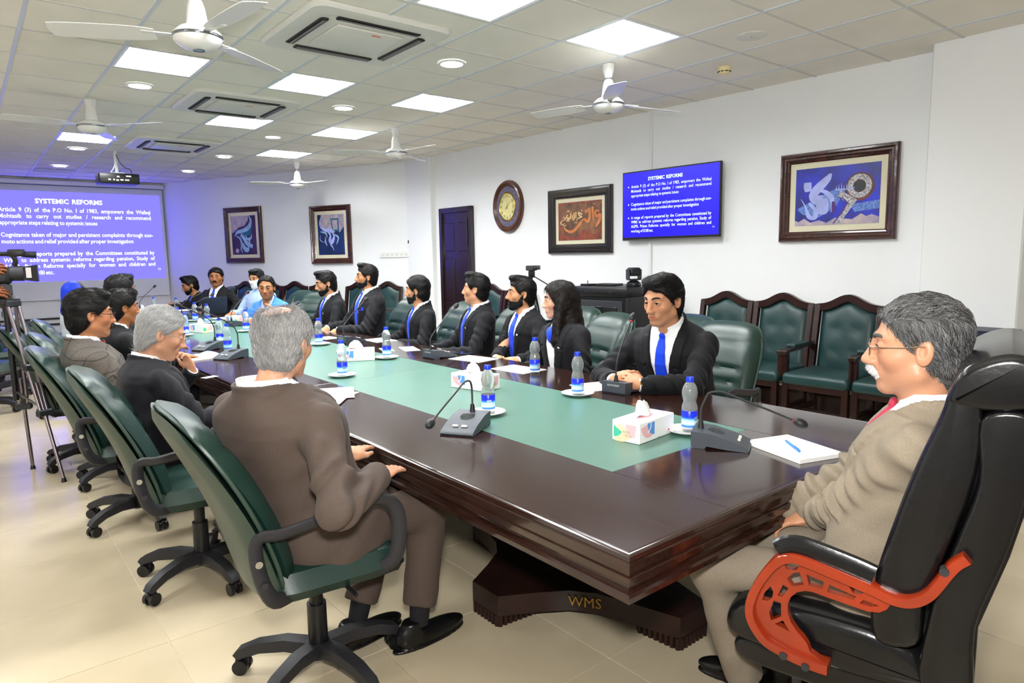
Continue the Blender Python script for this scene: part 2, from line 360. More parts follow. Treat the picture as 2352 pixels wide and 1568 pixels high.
# --- ceiling cassettes
M_dark = mat('dark_slot', '#24211f', .6)
def cassette(x, y, lab):
    t = thing('ceiling_cassette', lab, 'air conditioner', (x, y, CEIL), 0, 'ceiling air conditioner cassettes')
    S = .95; b = MB()
    def rr(s, r, n=5):
        out = []
        for cx, cy, a0 in ((1, 1, 0), (-1, 1, 90), (-1, -1, 180), (1, -1, 270)):
            for k in range(n+1): a = R(a0+90*k/n); out.append((cx*(s/2-r)+r*math.cos(a), cy*(s/2-r)+r*math.sin(a)))
        return out
    rings = [[(px, py, z) for px, py in rr(s, r)] for s, r, z in ((S, .09, 0), (S, .09, -.012), (S-.03, .08, -.028), (S-.2, .05, -.036), (S-.26, .05, -.03))]
    b.add(loft(rings, False)).add(([(px, py, -.028) for px, py in rr(S-.24, .05)], [tuple(range(24))])); b.build('panel', M_offw, t)
    for k in range(4):
        a = k*PI/2; c, s = round(math.cos(a)), round(math.sin(a)); L = .56
        MB().add(rbox((0, 0, 0), (.055, L, .014), .004, 1)).build('air_slot', M_dark, t, (c*.335, s*.335, -.0335), a)
        v_ = MB().add(box((0, 0, 0), (.03, L-.03, .004))).build('air_vane', mat('vane_grey', '#6f6a6b', .5), t, (c*.33, s*.33, -.042), a); v_.rotation_euler = (0, R(18), a)
    MB().add(rbox((0, 0, -.036), (.46, .46, .016), .03)).build('intake_grille', M_offw, t)
    MB().add(box((0, 0, 0), (.012, .06, .002))).build('logo', mat('logo_red', '#d8452c', .5), t, (-.19, -.05, -.045))
    return t
cassette(4.22, -2.15, 'largest nearest ceiling air conditioner cassette at the top'); cassette(6.67, -2.15, 'middle ceiling air conditioner cassette'); cassette(9.33, -2.2, 'farthest ceiling air conditioner cassette above the projector')
# --- fans
M_fan = mat('fan_enamel', '#e9e9e6', .25); M_band = mat('fan_silver_band', '#8b8f96', .2, 1)
def fan(x, y, zh, angs, lab, r=.68):
    t = thing('ceiling_fan', lab, 'ceiling fan', (x, y, zh), 0, 'white three-blade ceiling fans')
    top = CEIL-zh
    MB().add(lathe([(.012, top-.002), (.05, top-.002), (.045, top-.05), (.028, top-.1), (.02, top-.105)], 20)).build('canopy', M_fan, t)
    MB().add(cyl((0, 0, .1), (0, 0, top-.06), .011)).build('downrod', M_steel, t)
    MB().add(lathe([(.02, .19), (.034, .18), (.045, .14), (.055, .06), (.056, .04)], 22)).build('stem_cover', M_fan, t)
    mo = MB().add(lathe([(.05, .052), (.085, .045), (.115, .02), (.122, .004), (.122, -.006), (.11, -.03), (.085, -.05), (.05, -.062), (.012, -.066)], 30)).build('motor', M_fan, t)
    MB().add(lathe([(.1225, .006), (.1245, .002), (.1245, -.006), (.1225, -.009)], 30, False)).build('band', M_band, mo)
    MB().add(lathe([(.03, -.064), (.028, -.068), (.004, -.07)], 16)).build('badge', M_band, mo)
    sec = []
    for a in angs:
        pts = []
        N = 10
        outl = [(.2, .05), (.24, .062), (.35, .072), (.5, .072), (.62, .068), (.672, .06), (.682, .02)]
        tl = math.sin(R(11)); v = []; f = []
        for q, (rr_, hw) in enumerate(outl):
            for s in (-1, 1):
                for dz in (.0015, -.0015): v.append((rr_, s*hw, s*hw*tl+dz+.004-.02*(rr_/r)**2*.3))
        for q in range(len(outl)-1):
            a0 = q*4; f += [(a0, a0+2, a0+6, a0+4), (a0+1, a0+5, a0+7, a0+3), (a0, a0+4, a0+5, a0+1), (a0+2, a0+3, a0+7, a0+6)]
        f += [(0, 1, 3, 2), (len(v)-4, len(v)-2, len(v)-1, len(v)-3)]
        bl = MB().add((v, f)).build('blade', M_fan, t, (0, 0, 0), R(a))
        MB().add(hull([(px, py, pz) for px, w0 in ((.1, .014), (.26, .04)) for py in (-w0, w0) for pz in (.004, .009)])).build('blade_bracket', M_fan, bl)
    return t
fan(3.86, -1.07, 2.63, (66, 186, 306), 'nearest ceiling fan with purple-lit blade at the top left')
fan(7.2, -1.04, 2.69, (99, 219, 339), 'ceiling fan on the left in front of the projected slide')
fan(3.71, -4.02, 2.625, (18, 138, 258), 'ceiling fan nearest the wall television')
fan(6.88, -3.95, 2.65, (63, 183, 303), 'ceiling fan above the door, third from the angled wall')
fan(10.05, -4.06, 2.6, (72, 192, 312), 'farthest ceiling fan in front of the framed pictures')
# --- small ceiling things
t = thing('smoke_detector', 'cream slotted smoke detector on the ceiling near the large framed picture', 'smoke detector', (3.23, -4.84, CEIL))
M_cream = mat('cream_plastic', '#e8d9a6', .4)
MB().add(lathe([(.055, 0), (.055, -.02), (.05, -.035), (.045, -.05), (.02, -.06), (.004, -.062)], 20)).build('housing', M_cream, t)
for k in range(10): MB().add(box((.049, 0, -.036), (.006, .022, .007))).build('slot', M_dark, t, (0, 0, 0), k*PI/5)
t = thing('ceiling_speaker', 'flat round white ceiling speaker on a stained ceiling tile', 'speaker', (2.66, -4.3, CEIL))
MB().add(lathe([(.1, 0), (.1, -.006), (.09, -.009), (.004, -.0085)], 28)).build('grille', M_offw, t); MB().add(lathe([(.006, -.009), (.001, -.0095)], 8)).build('screw', M_dark, t)
t = thing('ceiling_vent', 'square grey air vent in the ceiling above the projection screen', 'vent', (13.0, -1.29, CEIL))
for k in range(7): MB().add(box((-.24+.08*k, 0, -.004), (.05, .5, .006))).build('slat', M_bar2, t)
# --- projector
t = thing('projector', 'black ceiling-mounted video projector with cables', 'projector', (10.46, -1.75, 2.58), 0)
pj = onz(268, 392, 2.55); t.location = (10.3, -1.72, 2.56)
bd = MB().add(rbox((0, 0, 0), (.34, .46, .13), .015)).build('body', M_black, t)
MB().add(cyl((.15, -.12, 0), (.19, -.12, 0), .045)).build('lens', M_dgrey, t)
for k, (yy, zz, ww) in enumerate(((-.12, -.02, .03), (-.07, -.02, .02), (-.03, -.025, .03), (.02, -.02, .035), (.08, -.02, .05), (.1, .03, .06), (-.02, .02, .03))): MB().add(box((-.171, -yy, zz), (.004, ww, .018))).build('port', M_offw, bd)
MB().add(cyl((0, 0, .06), (0, 0, CEIL-2.56), .018)).add(rbox((0, 0, .075), (.16, .16, .015), .004, 1)).build('mount', M_white, t)
MB().add(tube(smooth([(-.12, .1, .06), (-.16, .06, .13), (-.1, .03, .2), (-.02, .02, .3), (0, .01, CEIL-2.565)], 5), .006, 6)).build('cable', M_white, t)
MB().add(tube(smooth([(-.15, -.15, .05), (-.18, -.12, .12), (-.12, -.08, .14), (-.06, -.03, .22), (-.01, 0, .33)], 5), .005, 6)).build('cable', M_black, t)
# --- slide text
SLIDE = [(1, .226, 'Article 9 (3) of the P.O No. 1 of 1983, empowers the Wafaqi', .935, 1), (0, .295, 'Mohtasib to carry out studies / research and recommend', .935, 0), (0, .367, 'appropriate steps relating to systemic issues', .61, 0),
 (1, .5, 'Cognizance taken of major and persistent complaints through suo-', .94, 0), (0, .573, 'moto actions and relief provided after proper investigation', .815, 0),
 (1, .71, 'A range of reports prepared by the Committees constituted by', .94, 0), (0, .778, 'WMS to address systemic reforms regarding pension, Study of', .94, 0), (0, .847, 'AGPR, Prison Reforms specially for women and children and', .94, 0), (0, .92, 'working of EOBI etc.', .34, 0)]
def slide_text(parent, W, Hh, m, bullets=True, z=.002, sc=1.0):
    s = .064*Hh*sc
    MB().add(text('SYSTEMIC', s*1.12, .03, .182*W, 'R'), M=T(-.04*W, Hh/2-.13*Hh, z)).build('slide_title_word', m, parent); MB().add(text('REFORMS', s*1.12, .03, .172*W, 'L'), M=T(-.022*W, Hh/2-.13*Hh, z)).build('slide_title_word', m, parent)
    for b, v, body, x1, _ in SLIDE:
        x0 = .085; ws = [text(q, s, .009 if bullets else .016) for q in body.split()]; wd = [q[0][:, 0].max()*.86 for q in ws]; tot = sum(wd); gap = ((x1-x0)*W-tot)/max(1, len(ws)-1); k = .86
        if gap < .16*s: k = .86*((x1-x0)*W-.2*s*(len(ws)-1))/tot; wd = [q[0][:, 0].max()*k for q in ws]; gap = .2*s
        x = (x0-.5)*W
        for q, w_ in zip(ws, wd): V = q[0].copy(); V[:, 0] *= k; MB().add((V, q[1]), M=T(x, Hh/2-v*Hh, z)).build('slide_word', m, parent); x += w_+gap
        if b and bullets: MB().add(([(c*.012*Hh+(.055-.5)*W, s_*.012*Hh+Hh/2-v*Hh+.018*Hh, z) for c, s_ in ring(10)], [tuple(range(10))])).build('slide_bullet', m, parent)
    MB().add(text('16', s*.6, .0), M=T(.455*W, Hh/2-.9*Hh, z)).build('slide_number', m, parent)
# --- projection screen
uF = WALLS['F'][1]
SY0, SY1, SZ0, SZ1 = -.35, -3.02, 1.17, 2.70
scr = put(thing('projection_screen', 'white roll-down projection screen on the far wall showing a purple text slide', 'projection screen'), frame((14.14, (SY0+SY1)/2, (SZ0+SZ1)/2), uF, (0, 0, 1), (-1, 0, 0)))
SW, SH = SY0-SY1, SZ1-SZ0
M_fab = mat('screen_fabric', '#f0f2f4', .7)
M_slide = mat('projected_violet', '#3a34c0', .8, emis=((.27, .24, 3.0), 1.0))
M_slt = mat('projected_white', (1, 1, 1), .8, emis=((.93, .97, 1), 1.15))
MB().add(box((0, -.1, 0), (SW+.1, SH+.45, .004))).build('fabric', M_fab, scr)
MB().add(rbox((0, SH/2+.15, .02), (SW+.14, .075, .08), .012)).build('casing', M_white, scr)
MB().add(box((0, SH/2+.108, .04), (SW+.1, .012, .03))).build('casing_slot', mat('casing_blue_grey', '#4b5a8a', .5), scr)
sl = MB().add(box((0, 0, .003), (SW, SH, .002))).build('projected_slide', M_slide, scr)
slide_text(sl, SW, SH, M_slt, False, .005)
tm_ = MB()
for z_ in (.42, .52): struct(MB().add(box((14.185, -.6, z_), (.03, 1.9, .03))).build('trim_%d' % (1 if z_ < .5 else 2), M_dark))
# --- wall television
Mx, TW, TH = wall_rect('R', ((1427, 398), (1653, 368), (1656, 543), (1431, 550)), .09)
tv = put(thing('wall_television', 'flat wall television showing a blue text slide', 'television'), Mx)
MB().add(rbox((0, 0, .07), (TW, TH, .035), .006, 1)).build('bezel', M_black, tv)
M_tvb = mat('screen_blue', (.002, .0, .2), .3, emis=(srgb('#1a00fa'), 1.0)); M_tvt = mat('screen_text', (1, 1, 1), .4, emis=(srgb('#a5c4ff'), 1.0))
ts = MB().add(box((0, .004, .0885), (TW-.025, TH-.035, .002))).build('screen', M_tvb, tv)
slide_text(ts, TW-.05, TH-.04, M_tvt, True, .0905)
MB().add(rbox((0, -TH/2-.006, .07), (TW, .014, .03), .003, 1)).build('silver_strip', M_steel, tv)
MB().add(box((0, 0, .03), (.4, .3, .06))).build('wall_bracket', M_dgrey, tv)
# --- framed pictures
def picture(w, pts, lab, mf, fw, art, bg, off=.05, board='#ded8bd'):
    Mx, W, Hh = wall_rect(w, pts, off); t = put(thing('framed_picture', lab, 'picture'), Mx)
    def rect(i): return [(x*(W/2-i), y*(Hh/2-i)) for x, y in ((-1, -1), (1, -1), (1, 1), (-1, 1))]
    rings = [[(x, y, z) for x, y in rect(i*fw)] for i, z in ((0, .002), (0, .035), (.12, .05), (.3, .052), (.45, .04), (.62, .04), (.75, .03), (.9, .026), (1, .018), (1, .004))]
    MB().add(loft(rings, False)).build('frame', mf, t, ang=20)
    iw, ih = W-2*fw, Hh-2*fw
    MB().add(box((0, 0, .01), (iw+.01, ih+.01, .004))).build('mat_board', mat('mat_board_'+board[1:], board, .7), t)
    mg = min(iw, ih)*.085; aw, ah = iw-2*mg, ih-2*mg
    a = MB().add(box((0, 0, .0135), (aw, ah, .003))).build('artwork', bg, t); N = [0]
    def put_(vf, m, nm='brush_stroke'):
        V = np.array(vf[0], float).copy(); N[0] += 1; V[:, 0] = (V[:, 0]-.5)*aw; V[:, 1] = (V[:, 1]-.5)*ah; V[:, 2] = .0155+.00012*N[0]
        MB().add((V, vf[1])).build(nm, m, a)
    art(put_, aw/ah); return t
def disc(cx, cy, r, asp, n=26): return [(cx+r*c, cy+r*asp*s, 0) for c, s in ring(n)], [tuple(range(n))]
def poly(pts): return [(x, y, 0) for x, y in pts], [tuple(t_) for t_ in geometry.tessellate_polygon([[Vector((x, y, 0)) for x, y in pts]])]
M_bl = mat('paint_blue_ground', '#07123f', .35, noise=(5, .8), col2='#1a28c8', spec=.6)
M_rb = mat('paint_pale_ribbon', '#a9b2ee', .4, noise=(9, .2)); M_pat = mat('paint_filigree', '#2a2333', .4, noise=(95, .5), col2='#e6e4ea'); M_rbr = mat('paint_russet', '#5b2a26', .4, noise=(14, .4)); M_mag = mat('paint_violet_line', '#4c1d70', .4)
M_dk = mat('paint_dark', '#1a1c26', .4, noise=(20, .5)); M_mist = mat('paint_mist', '#8e84a8', .5, noise=(12, .5), col2='#c9b8b4'); M_sp = mat('paint_blue_speckle', '#1c3ca0', .4, noise=(80, .5), col2='#7fa4e6')
def art1(p, a):
    p(poly([(0, 0), (1, 0), (1, .1), (.92, .15), (.86, .12), (.8, .17), (.7, .08), (.5, .12), (.4, .04), (.3, .09), (.2, .05), (.12, .13), (.05, .07), (0, .1)]), M_mist, 'mist'); p(poly([(.02, .3), (.2, .42), (.5, .62), (.62, .6), (.5, .3), (.3, .14), (.1, .2)]), M_sp, 'speckle'); p(poly([(.68, .33), (1, .38), (1, .24), (.72, .2)]), M_sp, 'speckle')
    p(stroke([(.15, .76, .09), (.15, .68, .1), (.16, .6, .08)]), M_rb)
    p(stroke([(.43, .88, .03), (.38, .78, .1), (.28, .64, .13), (.22, .52, .1), (.24, .42, .07), (.3, .36, .03)]), M_rb); p(stroke([(.27, .6, .02), (.36, .58, .06), (.44, .48, .07), (.46, .36, .04), (.45, .22, .01)]), M_rb)
    p(stroke([(.31, .52, .09), (.3, .38, .07), (.32, .24, .08), (.38, .22, .05), (.38, .34, .08), (.35, .46, .1)]), M_rb); p(stroke([(.07, .48, .005), (.13, .34, .02), (.18, .16, .06), (.25, .14, .07), (.26, .26, .05), (.2, .36, .04), (.17, .4, .01)]), M_rb)
    p(disc(.775, .62, .165, a), M_rbr, 'disc'); p(disc(.77, .63, .14, a), M_pat, 'disc'); p(disc(.77, .63, .075, a), M_rbr, 'disc'); p(disc(.77, .63, .068, a), M_dk, 'disc')
    p(poly([(.55, .58), (.75, .4), (.56, .02), (.48, .02), (.64, .36), (.52, .48)]), M_pat, 'band'); p(stroke([(.52, .47, .015), (.64, .36, .02), (.48, .02, .015)], 2), M_mag); p(stroke([(.47, .4, .03), (.48, .3, .05), (.47, .2, .02)]), M_mag)
    for k in range(7): x = .5+.03*k; p(stroke([(x, .66+.02*(k % 3), .004), (x+.01, .58, .012), (x+.035, .62, .006)]), M_rb)
picture('R', ((1788, 357), (2061, 325), (2059, 549), (1790, 556)), 'large framed blue calligraphy painting with a patterned disc right of the television', M_framer, .085, art1, M_bl)
M_tan = mat('paint_umber', '#3b2a26', .45, noise=(7, .5), col2='#8d6140'); M_or = mat('paint_orange', '#c8773e', .45, noise=(10, .25)); M_cr = mat('paint_cream', '#d8b67e', .45, noise=(12, .2)); M_rd = mat('paint_redbrown', '#5e2a20', .45, noise=(14, .4), col2='#94492b')
def art2(p, a):
    p(poly([(0, 1), (1, 1), (1, .95), (.05, .95), (.05, .6), (.03, .4), (.07, .3), (.06, .12), (.18, .2), (.22, .1), (.3, .07), (.38, .14), (.48, .1), (.53, .24), (.62, .27), (.7, .14), (.74, .34), (.78, .16), (.88, .14), (.92, .3), (.96, .2), (.97, .9), (1, .9), (1, 0), (0, 0)]), M_rd, 'border')
    for q in ([(.12, .44, .005), (.17, .3, .04), (.27, .23, .07), (.38, .26, .07), (.48, .38, .06), (.56, .5, .045), (.62, .54, .04), (.66, .48, .05), (.7, .47, .05), (.73, .56, .045), (.735, .7, .05), (.74, .82, .02)], [(.8, .84, .05), (.805, .68, .05), (.82, .46, .012)],
              [(.95, .7, .03), (.89, .74, .045), (.86, .66, .05), (.9, .58, .05), (.96, .64, .05), (.955, .5, .06), (.9, .38, .05), (.87, .32, .02)], [(.63, .78, .02), (.65, .7, .03), (.68, .78, .025), (.7, .72, .03), (.71, .82, .015)], [(.65, .97, .006), (.66, .86, .012)], [(.88, .83, .015), (.95, .9, .01)], [(.81, .95, .006), (.83, .9, .02), (.93, .95, .006)]): p(stroke(q), M_or)
    for q in ([(.56, .66, .04), (.48, .72, .03), (.5, .64, .03), (.55, .6, .04), (.46, .56, .025), (.44, .5, .012)], [(.42, .74, .025), (.42, .58, .025)], [(.38, .72, .025), (.38, .56, .025), (.35, .52, .015)], [(.34, .66, .025), (.34, .54, .02)], [(.3, .72, .025), (.3, .56, .022)], [(.27, .62, .03), (.25, .5, .02)], [(.22, .68, .04), (.2, .6, .035), (.24, .58, .03), (.2, .5, .025)], [(.14, .64, .02), (.17, .56, .03), (.11, .54, .02), (.06, .48, .03), (.1, .42, .02), (.16, .46, .012)]): p(stroke(q), M_cr)
    for x, y in ((.56, .76), (.23, .77), (.26, .77), (.12, .6), (.4, .46), (.44, .46), (.14, .4), (.18, .4)): p(disc(x, y, .014, a, 5), M_cr, 'dot')
picture('R', ((1254, 440), (1399, 421), (1405, 579), (1260, 585)), 'framed brown and orange calligraphy print left of the television', M_frameb, .11, art2, M_tan)
M_pl = mat('paint_plum', '#3a2140', .4, noise=(5, .4)); M_nv = mat('paint_navy', '#15295c', .4, noise=(5, .5)); M_ice = mat('paint_ice', '#8fb4d6', .4, noise=(10, .3)); M_teal = mat('paint_teal', '#1b5f7a', .4)
def art3(p, a):
    p(poly([(0, 1), (.72, 1), (.7, .88), (.55, .74), (.4, .72), (.3, .7), (.1, .58), (0, .56)]), M_mist, 'mist'); p(poly([(.4, .6), (.85, .72), (.8, .52), (.5, .44)]), M_teal, 'shade')
    for q in ([(.74, 1, .02), (.82, .86, .08), (.72, .7, .12), (.5, .62, .1), (.25, .58, .08), (.13, .48, .02)], [(.38, .52, .1), (.5, .42, .1), (.62, .28, .12), (.7, .24, .06), (.72, .4, .06)], [(.2, .48, .03), (.35, .4, .06), (.4, .24, .08), (.36, .14, .05), (.42, .04, .02)], [(.45, .3, .05), (.5, .16, .12), (.62, .12, .12), (.68, .2, .03)], [(.58, .5, .02), (.64, .4, .06), (.78, .42, .06), (.82, .52, .02)], [(.72, .24, .1), (.84, .2, .1)]): p(stroke(q), M_ice)
    p(disc(.2, .1, .07, a, 16), M_mist, 'seal')
def art4(p, a):
    p(poly([(.15, 1), (1, 1), (1, .7), (.85, .55), (.7, .62), (.4, .6), (.2, .66), (.1, .78)]), M_mist, 'mist'); p(poly([(.5, .9), (.82, .9), (.82, .58), (.56, .58)]), M_teal, 'panel'); p(poly([(.55, .86), (.77, .86), (.77, .62), (.6, .62)]), M_mist, 'panel')
    for q in ([(.2, .98, .03), (.1, .84, .04), (.12, .7, .04), (.28, .62, .08), (.5, .6, .1), (.65, .56, .04)], [(.4, .6, .1), (.48, .48, .06), (.45, .36, .1), (.5, .28, .06)], [(.1, .58, .02), (.3, .54, .05), (.36, .44, .03)], [(.55, .56, .05), (.62, .46, .06), (.56, .34, .1), (.48, .26, .05), (.54, .2, .03), (.6, .1, .01)], [(.64, .5, .03), (.78, .42, .05), (.7, .26, .02)], [(.3, .46, .02), (.28, .34, .05), (.34, .22, .02)], [(.1, .5, .01), (.08, .38, .02), (.2, .32, .01), (.3, .36, .01)]): p(stroke(q), M_ice if len(q) % 2 else M_rb)
picture('A', ((513, 478), (595, 472), (603, 602), (517, 606)), 'framed plum and blue ribbon painting nearest the projection screen', M_framer, .09, art3, M_pl, .05)
picture('A', ((708, 475), (801, 467), (806, 604), (715, 607)), 'framed navy ribbon painting nearer the pier on the angled wall', M_framer, .09, art4, M_nv, .05)
# --- oval clock
cL = onwall('R', 1133, 476, .03); cR_ = onwall('R', 1200, 472, .03); cT = onwall('R', 1166, 413, .03); cB = onwall('R', 1170, 535, .03)
CW, CH = (cR_-cL)@uR, cT[2]-cB[2]
ck = put(thing('wall_clock', 'oval wooden wall clock with cream dial', 'clock'), frame((cL+cR_)/2*np.array([1, 1, 0])+np.array([0, 0, (cT[2]+cB[2])/2])-nR*.03, uR, (0, 0, 1), nR))
def oval(k, z, n=40): return [(CW/2*k*c, CH/2*k*s+CH*.0, z) for c, s in ring(n)]
MB().add(loft([oval(k, z) for k, z in ((1, 0), (1, .025), (.95, .05), (.88, .055), (.8, .04), (.76, .03))], False)).build('case', mat('clock_wood', '#4a2412', .3, noise=(8, .3), coat=.4), ck)
MB().add(loft([oval(.78, .03), oval(.55, .034)], False)).build('carved_ring', mat('clock_carving', '#2c2a3c', .5, noise=(60, .6), col2='#77718c', bump=(70, .6, .01)), ck)
MB().add(loft([oval(.56, .036), oval(.53, .044), oval(.5, .036)], False)).build('gold_rim', mat('gold_rim', '#a8842a', .25, .9), ck)
MB().add((oval(.51, .034), [tuple(range(40))])).build('dial', mat('clock_dial', '#e6dc9a', .3), ck)
for k in range(12):
    a = PI/2-k*PI/6; rx, ry = CW*.2, CH*.21
    MB().add(text(str(k or 12), .05, 0, None, 'C'), M=T(rx*math.cos(a), ry*math.sin(a)-.018, .037)).build('numeral', M_dark, ck)
MB().add(hull([(-.004, -.03, .04), (.004, -.03, .04), (0, .12, .04), (0, 0, .042)])).build('hand', M_black, ck); h_ = MB().add(hull([(-.004, -.04, .043), (.004, -.04, .043), (0, .15, .043), (0, 0, .045)])).build('hand', M_black, ck); h_.rotation_euler = (0, 0, R(-48))
# ================================================================ table
M_tab = mat('table_veneer', '#2a1611', .16, noise=(5, .3), stretch=(1, 9, 9), coat=.35, bump=(14, .02, .004))
M_mould = mat('table_moulding', '#27150f', .14, noise=(9, .4), stretch=(1, 10, 10), coat=.5)
M_inlay = mat('green_table_leather', '#557d6f', .32, noise=(1.2, .08), bump=(160, .04, .002))
TX0, TX1, TY0, TY1, TZ = 1.02, 12.2, -2.9, -1.18, .76
IX0, IX1, IY0, IY1 = 1.475, 11.75, -2.42, -1.62
TABLE = thing('conference_table', 'long dark wooden conference table with green leather inlay', 'table', ((TX0+TX1)/2, (TY0+TY1)/2, 0))
tc = np.array([(TX0+TX1)/2, (TY0+TY1)/2])
def tb(x0, x1, y0, y1, z0, z1, name, m, r=.0015): return MB().add(rbox(((x0+x1)/2-tc[0], (y0+y1)/2-tc[1], (z0+z1)/2), (x1-x0-.001, y1-y0-.001, z1-z0), r, 1)).build(name, m, TABLE)
js = [TX0+.012, 3.66, 6.3, 8.95, TX1-.012]
for a, b in zip(js[:-1], js[1:]):
    tb(a, b, IY1, TY1-.012, .735, TZ, 'top_board', M_tab); tb(a, b, TY0+.012, IY0, .735, TZ, 'top_board', M_tab)
tb(TX0+.012, IX0, IY0, IY1, .735, TZ, 'top_board', M_tab); tb(IX1, TX1-.012, IY0, IY1, .735, TZ, 'top_board', M_tab)
for a, b in zip([IX0, 3.66, 6.3, 8.95], [3.66, 6.3, 8.95, IX1]): tb(a, b, IY0, IY1, .735, TZ-.0005, 'leather_inlay', M_inlay)
hx, hy = (TX1-TX0)/2, (TY1-TY0)/2
rings = []
for o, z in ((-.014, .735), (-.014, .7592), (-.004, .7598), (.004, .757), (.006, .748), (.003, .742), (.006, .738), (.006, .716), (-.002, .712), (-.002, .706), (.004, .702), (.004, .684), (-.006, .678), (-.012, .66), (-.004, .655), (0, .648), (0, .634), (-.012, .63), (-.035, .63), (-.035, .735)):
    rings.append([(sx*(hx+o), sy*(hy+o), z) for sx, sy in ((-1, -1), (1, -1), (1, 1), (-1, 1))])
MB().add(loft(rings, False, True)).build('edge_moulding', M_mould, TABLE, ang=25)
M_ped = mat('pedestal_wood', '#24110d', .35, noise=(6, .25)); M_gold = mat('gold_paint', '#b58a2b', .45)
def pedestal(x, txt=False):
    y = (TY0+TY1)/2; A, B, tw = .66, .5, .085; plan = []
    cor = [((-A, -tw), (-A, tw)), ((-tw, B), (tw, B)), ((A, tw), (A, -tw)), ((tw, -B), (-tw, -B))]
    for k in range(4):
        p, q = cor[k]; r_ = cor[(k+1) % 4][0]; plan += [p, q]
        for t_ in (.2, .4, .6, .8):
            mx = q[0]+(r_[0]-q[0])*t_; my = q[1]+(r_[1]-q[1])*t_; s = 1-.26*math.sin(PI*t_); plan.append((mx*s, my*s))
    ped = link('pedestal', None, TABLE, (x-tc[0], y-tc[1], 0))
    MB().add(prism(plan, .085), M=T(0, 0, .045)).build('foot_plate', M_ped, ped, ang=30)
    MB().add(lathe([(.17, .13), (.17, .15), (.14, .165), (.155, .19), (.12, .21), (.1, .3), (.13, .42), (.12, .5), (.16, .56), (.2, .6), (.2, .735)], 24)).build('turned_column', M_mould, ped)
    for k in range(4):
        p, q = np.array(cor[k][0]), np.array(cor[k][1]); c = (p+q)/2; d = c/np.linalg.norm(c); t_ = np.array([-d[1], d[0]]); f = MB()
        f.add(hull([(*(c-d*a+t_*b), z) for a, b in ((.006, .08), (.006, -.08), (.2, .1), (.2, -.1)) for z in (0, .046)]))
        for i in range(7): e = c-d*.005+t_*(-.072+.024*i); f.add(cyl((*e, .0), (*e, .046), .011, None, 8))
        for s in (-1, 1):
            for i in range(8): e = c-d*(.012+.024*i)+t_*s*(.083+.0024*i); f.add(cyl((*e, 0), (*e, .046), .011, None, 8))
        f.build('fluted_foot', M_ped, ped)
    if txt:
        q = np.array(cor[0][1]); r_ = np.array(cor[1][0]); m = (q+r_)/2*(1-.26); d = (r_-q)/np.linalg.norm(r_-q); n = np.array([d[1]*-1, d[0]]); n = n if n@m > 0 else -n
        u = -d; pos = m+n*.013+u*.03
        MB().add(text('WMS -', .06, .0, .17, 'C'), M=frame((*pos, .07), (*u, 0), (0, 0, 1), (*n, 0))).build('painted_letters', M_gold, ped)
pedestal(2.1, True)
for x in (4.75, 7.4, 10.05): pedestal(x)
